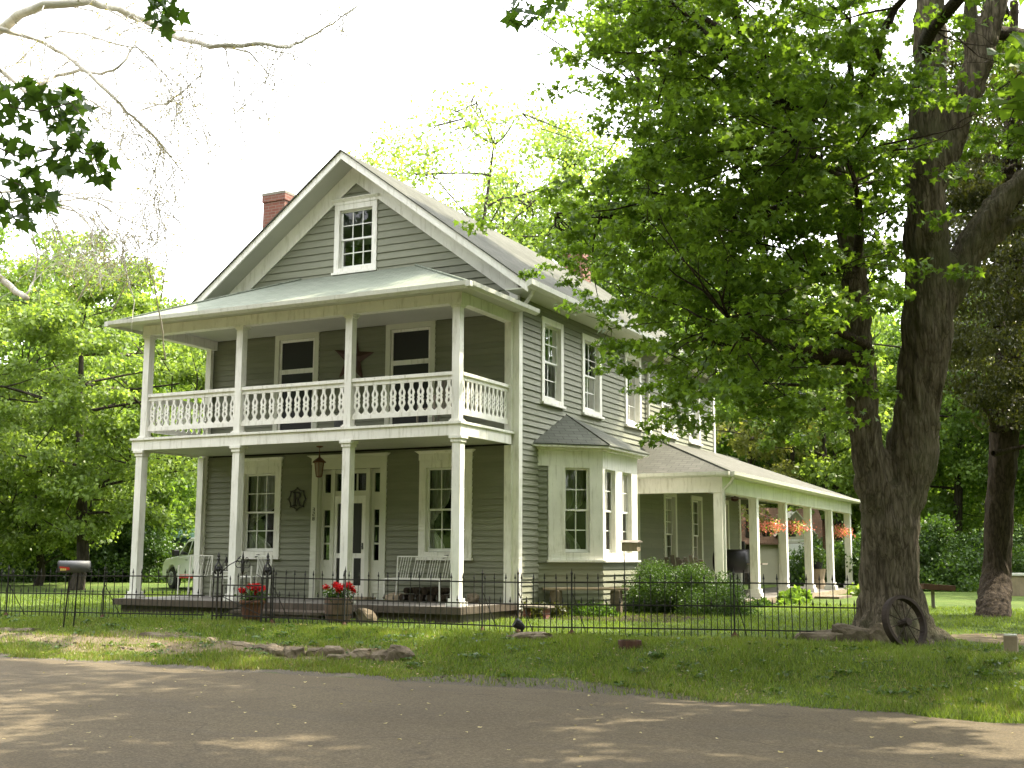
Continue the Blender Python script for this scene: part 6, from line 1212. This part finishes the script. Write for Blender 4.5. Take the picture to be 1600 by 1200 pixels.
# ---- generic tree
def tree_parts(h, cr, cz, seed, ncl, nl, size, flat=.8, trunk_r=.22, shape='round', bare=0, mat='leaf_mid', bark='bark_far', quad=QUAD, clr=.24):
    """returns (trunk MB, leaf vertex array) in local coordinates"""
    rg = random.Random(seed); rn = np.random.default_rng(seed); b = MB()
    cl = []
    while len(cl) < ncl:
        v = rn.normal(size=3); v /= np.linalg.norm(v); q = rn.uniform(.3, 1)**.5; p = v*q
        if shape == 'cone':
            z = rn.uniform(0, 1); rr = cr*(1-z)**.8*rn.uniform(.3, 1); a = rn.uniform(0, 2*PI); cl.append((rr*math.cos(a), rr*math.sin(a), cz+(h-cz)*z)); continue
        hh = (h-cz)/2; r_ = cr*(1+.22*math.sin(3*math.atan2(p[1], p[0])+seed)+.12*math.sin(p[2]*5+seed))
        cl.append((p[0]*r_, p[1]*r_, cz+hh+p[2]*hh*(1.0)))
    cl = np.array(cl)
    tp = [Vector((0, 0, -.1)), Vector((rg.gauss(0, .1), rg.gauss(0, .1), cz*.6)), Vector((rg.gauss(0, .25), rg.gauss(0, .25), cz+(h-cz)*.35)), Vector((rg.gauss(0, .4), rg.gauss(0, .4), cz+(h-cz)*.85))]
    b.tube([tp[0], tp[0].lerp(tp[1], .5), tp[1], tp[1].lerp(tp[2], .5), tp[2], tp[2].lerp(tp[3], .5), tp[3]], [trunk_r*1.35, trunk_r, trunk_r*.9, trunk_r*.75, trunk_r*.55, trunk_r*.35, .03], 9, False)
    axis_ = [tp[1].lerp(tp[2], k/5) for k in range(6)]+[tp[2].lerp(tp[3], k/5) for k in range(1, 6)]
    hs = []
    for i in rg.sample(range(ncl), max(6, ncl//7)):
        e = Vector(cl[i]); a_ = min(axis_, key=lambda q: (q-e).length+(1.2 if q.z > e.z else 0)); pts = limb_pts(a_-Vector((0, 0, .3)), e, 5, .07, .0, rg); b.tube(pts, [max(.015, trunk_r*.27*(1-.8*k/5)) for k in range(6)], 5, False); hs += pts[2:]
    for c_ in cl:
        c_ = Vector(c_); q = min(hs, key=lambda q: (q-c_).length); b.tube(limb_pts(q, c_, 3, .08, 0, rg), [.03, .022, .014, .008], 4, False)
    P = cluster_pts(cl, cr*clr*rn.uniform(.6, 1.25, ncl), nl//ncl, flat*.8, rn, .1); return b, leaves(P, size, quad, up=.7, droop=.4, rng=rn)
def tree(name, lab, loc, rz=0, sc=(1, 1, 1), grp=None, mat='leaf_mid', bark='bark_far', cat='tree', **k):
    loc = Vector(loc); t = thing(name, lab, cat, (0, 0, 0), grp); b, lv = tree_parts(mat=mat, bark=bark, **k); b.build('trunk', bark, t, True); np_mesh('crown', lv, None, mat, t)
    t.location = loc; t.rotation_euler.z = rz; t.scale = sc; return t
G = lambda px, d: ground_at(px, d, -.35)
tree('broadleaf_tree', 'bright lime green tree with layered branches left of the porch', G(120, 38), mat='leaf_light', h=11.4, cr=4.3, cz=1.8, seed=1, ncl=190, nl=56000, size=.15, trunk_r=.22, clr=.2, flat=.5)
tree('broadleaf_tree', 'tall mid green tree at the far left edge', G(-30, 46), mat='leaf_mid', h=14.2, cr=5.2, cz=2.0, seed=2, ncl=160, nl=40000, size=.2, trunk_r=.28, clr=.22)
tree('broadleaf_tree', 'tall rounded green tree behind the lime green one at left', G(95, 56), mat='leaf_mid', h=16.4, cr=5.6, cz=2.5, seed=3, ncl=150, nl=36000, size=.22, trunk_r=.3, clr=.22)
tree('broadleaf_tree', 'pale green tree low behind the mailbox', G(60, 43), mat='leaf_light', h=8.5, cr=3.6, cz=.8, seed=21, ncl=140, nl=40000, size=.15, trunk_r=.16, clr=.22)
tree('broadleaf_tree', 'small bushy green tree beside the porch corner post', G(172, 52), mat='leaf_mid', h=8.0, cr=2.8, cz=.8, seed=22, ncl=130, nl=34000, size=.15, trunk_r=.14, clr=.22)
tree('broadleaf_tree', 'green tree between the lime green tree and the porch corner', G(215, 52), mat='leaf_mid', h=12.2, cr=4.0, cz=1.5, seed=4, ncl=140, nl=36000, size=.19, trunk_r=.24, clr=.22)
tree('broadleaf_tree', 'yellow green tree seen through the upper porch at left', G(285, 60), mat='leaf_light', h=12.6, cr=4.2, cz=1.5, seed=5, ncl=130, nl=30000, size=.2, trunk_r=.2, clr=.22)
tree('broadleaf_tree', 'sparse light green spring tree rising behind the main roof', G(745, 40), mat='leaf_light', h=17.6, cr=5.6, cz=6.5, seed=6, ncl=150, nl=15000, size=.14, trunk_r=.17, clr=.2)
tree('broadleaf_tree', 'denser pale green tree behind the roof beside the maple', G(900, 47), mat='leaf_light', h=19.2, cr=5.0, cz=7.0, seed=7, ncl=170, nl=40000, size=.18, trunk_r=.3, clr=.22)
tree('broadleaf_tree', 'light green tree directly behind the right chimney', G(985, 44), mat='leaf_mid', h=15.5, cr=4.6, cz=5, seed=17, ncl=140, nl=32000, size=.18, trunk_r=.25, clr=.22)
tree('young_tree', 'slim yellow green tree just right of the house rear corner', G(1165, 50), mat='leaf_yellow', h=13, cr=2.8, cz=3, seed=8, ncl=70, nl=7000, size=.2, trunk_r=.13, clr=.24)
tree('young_tree', 'slim pale tree above the middle of the side porch roof', G(1235, 54), mat='leaf_yellow', h=15, cr=3.2, cz=4, seed=9, ncl=80, nl=8000, size=.22, trunk_r=.15, clr=.24)
tree('young_tree', 'slim light green tree left of the maple trunk', G(1300, 48), mat='leaf_light', h=13, cr=3.0, cz=3, seed=10, ncl=80, nl=9000, size=.22, trunk_r=.14, clr=.24)
tree('broadleaf_tree', 'shaded green tree on the right behind the lawn', G(1500, 52), mat='leaf_mid', h=14, cr=5.0, cz=2.5, seed=11, ncl=150, nl=38000, size=.19, trunk_r=.25, clr=.22)
tree('broadleaf_tree', 'leafy tree behind the far right edge of the lawn', G(1640, 50), mat='leaf_mid', h=15, cr=5.0, cz=2.0, seed=12, ncl=150, nl=38000, size=.19, trunk_r=.25, clr=.22)
# dark tree at right with a thick straight trunk
t2 = thing('dark_tree', 'dark shaded tree with a thick straight trunk on the right lawn', 'tree', (7.9, 4.7, -.3)); b = MB(); B2 = lambda px, py: at(px, py, 24.2)
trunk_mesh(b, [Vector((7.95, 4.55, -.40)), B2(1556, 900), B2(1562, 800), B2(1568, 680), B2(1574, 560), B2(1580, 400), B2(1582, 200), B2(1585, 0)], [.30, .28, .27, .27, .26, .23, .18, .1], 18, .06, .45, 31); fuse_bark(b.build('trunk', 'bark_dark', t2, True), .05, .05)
rg = np.random.default_rng(31); rr = random.Random(31); cs = []
while len(cs) < 190:
    x, y, d = rg.uniform(1475, 1720), rg.uniform(60, 760), rg.uniform(20.5, 28)
    if y > 620+ (x-1475)*.35 or (x < 1500 and y > 640): continue
    q = at(x, y, d); cs.append(q)
b = MB()
for i in range(0, len(cs), 6): q = cs[i]; k = at(1575, 0, 24.2); tz = max(2.5, q.z-.4); f = min(1, (tz)/13); st_ = Vector((7.95+.9*f, 4.55+ -.5*f, tz)); b.tube(limb_pts(st_, q, 5, .06, .03, rr), [.07, .055, .04, .03, .02, .01], 5, False)
b.build('branches', 'bark_dark', t2, True)
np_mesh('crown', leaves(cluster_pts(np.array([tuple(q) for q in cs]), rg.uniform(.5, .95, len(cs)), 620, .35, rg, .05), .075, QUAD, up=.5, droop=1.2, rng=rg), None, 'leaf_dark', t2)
# shrubs under the right wood
SH = [(1290, 45, 'rounded green shrub seen through the far side porch posts'), (1345, 40, 'dark green shrub behind the far end of the side porch'), (1455, 41, 'tall green shrub right of the maple trunk'), (1495, 43, 'broad green shrub in the middle of the right hedge'), (1535, 42, 'green shrub left of the dark tree trunk'), (1600, 43, 'green shrub at the right edge behind the planter')]
for i, (px, d, lab) in enumerate(SH):
    q = G(px, d); bush('wild_shrub', lab, (q.x, q.y, -.35), (1.9, 1.4, 2.2+.3*(i % 3)), 22000, 'leaf_shrub', .11, 50+i)['group'] = 'shrubs along the back of the lawn'
LS = [(20, 50, 'low green thicket at the far left behind the fence'), (150, 52, 'low green thicket behind the mailbox'), (215, 50, 'low green thicket behind the left porch post')]
for i, (px, d, lab) in enumerate(LS):
    q = G(px, d); bush('wild_shrub', lab, (q.x, q.y, -.35), (3.4, 1.6, 2.6), 20000, 'leaf_shrub', .13, 60+i)['group'] = 'thickets along the left wood edge'
# the wood behind, one mass
rn = np.random.default_rng(77); rr = random.Random(77); tv = []; VAR = [tree_parts(h=15, cr=4.2, cz=3.0, seed=200+i, ncl=70, nl=7700, size=.30, trunk_r=.2, clr=.26) for i in range(3)]
b = MB(); lists = {'leaf_mid': [], 'leaf_light': [], 'leaf_yellow': [], 'leaf_shrub': []}
def add_wood(px, d, sc, m_):
    q = G(px, d); i = rr.randrange(3); a = rr.uniform(0, 6.28); ca, sa = math.cos(a)*sc, math.sin(a)*sc; vb, lv = VAR[i]; R_ = np.array([[ca, -sa, 0], [sa, ca, 0], [0, 0, sc*rr.uniform(.85, 1.15)]])
    lists[m_].append(lv@R_.T+np.array([q.x, q.y, -.5])); base = len(b.v); b.v += [Vector((v.x*ca-v.y*sa+q.x, v.x*sa+v.y*ca+q.y, v.z*sc-.5)) for v in vb.v]; b.f += [tuple(k+base for k in f) for f in vb.f]
for k in range(30): add_wood(rr.uniform(-420, 330), rr.uniform(60, 84), rr.uniform(.75, 1.0), rr.choice(['leaf_mid', 'leaf_mid', 'leaf_light']))
for k in range(10): add_wood(rr.uniform(330, 1080), rr.uniform(70, 84), rr.uniform(.6, .8), 'leaf_mid')
for k in range(26): add_wood(rr.uniform(1090, 1420), rr.uniform(58, 88), rr.uniform(.85, 1.15), rr.choice(['leaf_yellow', 'leaf_light', 'leaf_light', 'leaf_mid']))
for k in range(18): add_wood(rr.uniform(1400, 1980), rr.uniform(58, 84), rr.uniform(.85, 1.1), rr.choice(['leaf_mid', 'leaf_light']))
# unseen wood behind and beside the view, added dense to block low sky light
def add_at(x, y, sc, m_):
    i = rr.randrange(3); a = rr.uniform(0, 6.28); ca, sa = math.cos(a)*sc, math.sin(a)*sc; vb, lv = VAR[i]; R_ = np.array([[ca, -sa, 0], [sa, ca, 0], [0, 0, sc]])
    lists[m_].append(lv@R_.T+np.array([x, y, -.7])); base = len(b.v); b.v += [Vector((v.x*ca-v.y*sa+x, v.x*sa+v.y*ca+y, v.z*sc-.7)) for v in vb.v]; b.f += [tuple(k+base for k in f) for f in vb.f]
for k in range(36): add_at(-42+2.4*k+rr.uniform(-1, 1), -29-rr.uniform(0, 3), rr.uniform(1.2, 1.45), 'leaf_shrub')
for k in range(24): add_at(-40+3.4*k+rr.uniform(-1, 1), -27.5-rr.uniform(0, 2), rr.uniform(.65, .85), 'leaf_shrub')
for k in range(20): add_at(-42+4.2*k+rr.uniform(-1, 1), -37-rr.uniform(0, 4), rr.uniform(1.4, 1.75), 'leaf_shrub')
for k in range(6): add_at(-33+rr.uniform(-3, 3), -24+7*k, rr.uniform(1, 1.2), 'leaf_shrub')
for x_, y_, s_ in ((17, 3, 1.15), (20, 11, 1.25), (17, -5, 1.1), (22, 19, 1.2), (14, 27, 1.15), (19, 35, 1.3), (10.5, 35, 1.1), (24, 30, 1.2), (17, 43, 1.3)): add_at(x_, y_, s_, 'leaf_shrub')  # unseen trees beyond the right edge, added to block sun and low sky
for k in range(6): add_at(31+rr.uniform(-3, 3), -22+6*k, rr.uniform(1, 1.2), 'leaf_mid')
o = b.build('woodland_trunks', 'bark_far', None, True); tag(o, 'grey trunks and limbs of the distant wood', 'woodland', None, 'stuff')
for m_, nm, lab in (('leaf_mid', 'woodland', 'mid green foliage of the distant wood'), ('leaf_light', 'woodland', 'light green foliage of the distant wood'), ('leaf_yellow', 'woodland', 'yellow green foliage of the distant wood'), ('leaf_shrub', 'woodland', 'dark green foliage of the unseen trees added around the view to block light')):
    tag(np_mesh(nm, np.concatenate(lists[m_]), None, m_), lab, 'woodland', None, 'stuff')

# ---- sycamore, trunk outside the frame at left, bare pale limbs reaching in
t = thing('sycamore_tree', 'pale barked sycamore reaching bare drooping twigs across the upper left sky', 'tree', (0, 0, 0)); DS = 15.5; Sx = lambda px, py, d=DS: at(px, py, d)
q = ground_at(-420, DS, -.6); t.location = q; ORG[t.name] = q.copy()
b = MB(); rg = random.Random(44); rn = np.random.default_rng(44)
b.tube([q, q+Vector((.1, 0, 3)), Sx(-380, 330), Sx(-300, 100), Sx(-330, -300)], [.34, .28, .25, .2, .14], 14)
main = [([(-380, 330), (-200, 180), (-80, 90), (0, 48), (30, 22), (70, 8), (140, 3), (185, 15), (230, 35), (280, 60), (330, 72), (400, 68), (450, 74), (480, 60), (520, 35), (560, 8)], .085, .006),
        ([(0, 45), (60, 62), (100, 85), (140, 115), (180, 155), (210, 185), (240, 215), (280, 260), (310, 300)], .035, .006),
        ([(-300, 250), (-100, 130), (0, 108), (25, 130), (60, 160), (90, 190), (130, 220), (165, 260)], .05, .010),
        ([(62, 132), (90, 118), (125, 111), (160, 115), (185, 105), (210, 70), (228, 30), (235, -10)], .028, .006),
        ([(200, 20), (230, 45), (300, 50), (330, 60)], .014, .004), ([(350, 74), (390, 82), (410, 105), (428, 130), (430, 165)], .014, .003), ([(70, 60), (95, 50), (130, 52), (170, 68), (215, 75), (250, 110), (285, 140)], .018, .004),
        ([(140, 155), (155, 165), (180, 185), (215, 190)], .016, .004), ([(220, 172), (260, 162), (290, 140), (320, 110)], .012, .003), ([(-60, 290), (0, 300), (80, 300), (150, 315), (200, 345), (250, 370)], .018, .003), ([(-80, 330), (60, 310), (110, 325), (140, 350), (150, 390)], .022, .004), ([(-250, 470), (-100, 440), (0, 432), (25, 455), (42, 466)], .055, .038), ([(40, 460), (52, 440), (60, 400), (50, 360), (40, 345)], .016, .005),
        ([(55, 318), (110, 312), (150, 310), (230, 320), (290, 350)], .013, .004), ([(85, 320), (120, 332), (140, 355), (148, 390)], .016, .004), ([(258, 560), (250, 500), (240, 440), (215, 380), (190, 350)], .010, .004), ([(175, 490), (200, 440), (190, 380), (170, 330)], .010, .004), ([(250, 470), (262, 410), (255, 350), (240, 300)], .009, .003), ([(120, 470), (150, 420), (200, 390), (260, 360)], .011, .003), ([(150, 330), (190, 400), (210, 470), (205, 520)], .010, .003), ([(215, 190), (255, 235), (300, 260), (330, 300)], .010, .003), ([(130, 155), (160, 200), (215, 210), (260, 240)], .012, .003), ([(60, 300), (100, 380), (160, 430), (230, 450)], .011, .003), ([(180, 160), (260, 165), (310, 120), (325, 90)], .010, .003)]
tips = []
def jit(p, s_): return p+Vector((rg.gauss(0, s_), rg.gauss(0, s_), rg.gauss(0, s_)))
def twig(p, d, L_, r, lev):
    e_ = p+d.normalized()*L_*.8-CAM; ex, ey = 800+F*e_.dot(rt)/e_.dot(fw), 600-F*e_.dot(up)/e_.dot(fw)
    if ey > 470-.15*ex or (ex > 290 and ey > 300-.5*(ex-290)): return
    n = 5; pts = [p]; dd = d.normalized()
    for i in range(n): dd = (dd+Vector((rg.gauss(0, .22), rg.gauss(0, .22), rg.gauss(0, .2)-.09))).normalized(); pts.append(pts[-1]+dd*L_/n)
    b.tube(pts, [max(.003, r*(1-.6*i/n)) for i in range(n+1)], 4 if lev > 0 else 3, False); tips.append(pts[-1]); tips.append(pts[-2])
    if lev > 0:
        for i in range(1, n+1):
            if rg.random() < .85: twig(pts[i], (dd+Vector((rg.gauss(0, .7), rg.gauss(0, .7), rg.gauss(-.2, .45)))), L_*rg.uniform(.45, .85), max(.0042, r*.62), lev-1)
for pl, ra, rb in main:
    pts = [Sx(x, y, DS+.8*math.sin(i*.7+x*.01)) for i, (x, y) in enumerate(pl)]; fine = []
    for i in range(len(pts)-1): fine += [pts[i].lerp(pts[i+1], k/3)+Vector((rg.gauss(0, .008), rg.gauss(0, .008), rg.gauss(0, .008))) for k in range(3)]
    fine.append(pts[-1]); n = len(fine); b.tube(fine, [ra+(rb-ra)*i/(n-1) for i in range(n)], 8, True)
    for i in range(3, n, 2):
        if rg.random() < .85:
            d = (fine[i]-fine[i-1]).normalized(); twig(fine[i], d*.7+Vector((rg.gauss(0, .6), rg.gauss(0, .6), rg.gauss(-.45, .45))), rg.uniform(.6, 1.5), max(.0065, min(.011, ra*.4)), 2)
b.build('limbs', 'bark_pale', t, True)
tp = np.array([tuple(v) for v in tips]); tp = tp[rn.random(len(tp)) < .8]; np_mesh('buds', leaves(cluster_pts(tp, .03, 2, 1, rn, 0), .028, QUAD, rng=rn), None, 'leaf_bud', t)
# ---- overhanging near maple twigs with big leaves, trunk beyond the left edge
t = thing('street_maple', 'near maple dangling big dark leaves in the upper left corner', 'tree', (0, 0, 0)); DN = 9.0; q = ground_at(-560, 9.5, -.72); t.location = q; ORG[t.name] = q.copy(); b = MB()
b.tube([q, q+Vector((0, .1, 2)), at(-520, 200, 9.5), at(-500, -150, 9.5), at(-450, -600, 9.5)], [.24, .2, .17, .14, .1], 12)
b.tube([at(-515, 150, 9.5), at(-300, 60, 9.2), at(-120, 80, 9), at(-40, 110, 9)], [.07, .05, .03, .014], 8)
b.tube([at(-500, -150, 9.5), at(-200, -220, 9.2), at(100, -200, 9), at(240, -120, 9), at(500, -160, 9), at(800, -100, 9)], [.08, .06, .045, .03, .02, .012], 8)
CN = [(15, 165, 34), (30, 205, 30), (60, 150, 22), (45, 135, 20), (85, 165, 24), (110, 155, 26), (120, 185, 24), (90, 185, 20), (115, 205, 20), (25, 245, 24), (45, 262, 14), (90, 240, 26), (100, 250, 18), (145, 245, 26), (152, 265, 20), (148, 235, 16), (20, 295, 26), (55, 300, 30), (80, 312, 24), (45, 285, 20), (25, 335, 22), (35, 345, 14), (3, 330, 12), (5, 145, 16), (245, 8, 22), (265, 12, 16), (255, 38, 14), (240, -6, 22), (805, 30, 12), (830, 22, 14), (860, 6, 14), (815, 5, 10), (-60, 200, 30), (-70, 300, 30)]
tw = [([(-40, 110), (-10, 130), (20, 160), (60, 175), (110, 160), (128, 180)], .010), ([(-120, 80), (-60, 170), (-10, 225), (30, 245), (90, 232), (145, 240), (152, 262)], .010), ([(-60, 170), (-20, 260), (20, 290), (60, 305), (90, 320)], .009), ([(-20, 260), (10, 310), (30, 345)], .007), ([(240, -120), (232, -40), (245, 10), (256, 38)], .007), ([(800, -100), (815, -20), (828, 25)], .005), ([(800, -100), (850, -30), (862, 5)], .005), ([(20, 160), (45, 140), (80, 150)], .006)]
for pl, r_ in tw: b.tube([jit(at(x, y, DN), .012) for x, y in pl], [r_*(1-.6*i/len(pl)) for i in range(len(pl))], 6, False)
b.build('twigs', 'twig', t, True)
P = []
for x, y, r_ in CN:
    nn = max(3, int(r_*.5)); 
    for k in range(nn): a_ = rg.uniform(0, 6.28); rr_ = r_*math.sqrt(rg.random()); P.append(at(x+rr_*math.cos(a_), y+rr_*math.sin(a_), DN+rg.uniform(-.2, .2)))
P = np.array([tuple(v) for v in P]); np_mesh('leaves', leaves(P, .12, LEAF, up=.9, droop=1.1, rng=rn), None, 'leaf_near', t)
up_ = []  # unseen leaf clumps above the view, added to shade the road
for k in range(55): up_.append(tuple(at(rg.uniform(-700, 1500), rg.uniform(-900, -330), rg.uniform(8, 13))))
P = cluster_pts(np.array(up_), .8, 120, .6, rn, .1); np_mesh('unseen_crown', leaves(P, .2, LEAF[[0, 2, 4, 6, 8, 10]], up=1, droop=.6, rng=rn), None, 'leaf_near', t)
# fallen leaves on the road
K = 150; x = rn.uniform(-6, 11, K); y = rn.uniform(-13.5, -7.7, K); P = np.stack([x, y, np.full(K, -.628)], 1)
lv = leaves(P, .032, LEAF[[0, 2, 4, 6, 8, 10]], up=6, droop=0, rng=rn); lv[:, :, 2] = np.maximum(lv[:, :, 2], -.655); tag(np_mesh('fallen_leaves', lv, None, 'leaf_bud'), 'small fallen leaves and seeds scattered on the asphalt', 'leaves', None, 'stuff')

# leaf litter and weeds of the verge
K = 3600; x = rn.uniform(-9, 10, K); y = np.where(rn.random(K) < .5, rn.normal(-4.45, .12, K), rn.uniform(-7.3, -4.6, K)); P = np.stack([x, y, np.array([gz(a, c) for a, c in zip(x, y)])+.012], 1)
M['litter'] = leafmat('leaf_litter', (.14, .085, .04), (.30, .21, .11), .1, (1, 1, 1)); tag(np_mesh('leaf_litter', leaves(P, .05, QUAD, up=3, droop=0, rng=rn), None, 'litter'), 'brown dead leaves scattered along the fence and verge', 'leaves', None, 'stuff')
K = 170; cx_ = rn.uniform(-9, 10, K); cy_ = rn.uniform(-7.25, -4.7, K); pp = []
for a, c in zip(cx_, cy_):
    if c < edge_y(a)+.05: continue
    k = rn.integers(10, 26); q = rn.normal(size=(k, 3))*[.07, .06, .012]+[a, c, gz(a, c)+.03]; pp.append(q)
tag(np_mesh('verge_weeds', leaves(np.concatenate(pp), .06, QUAD, up=1.2, droop=-.4, rng=rn), None, 'leaf_shrub'), 'broad leaved weeds and clover tufts in the verge', 'weeds', None, 'stuff')
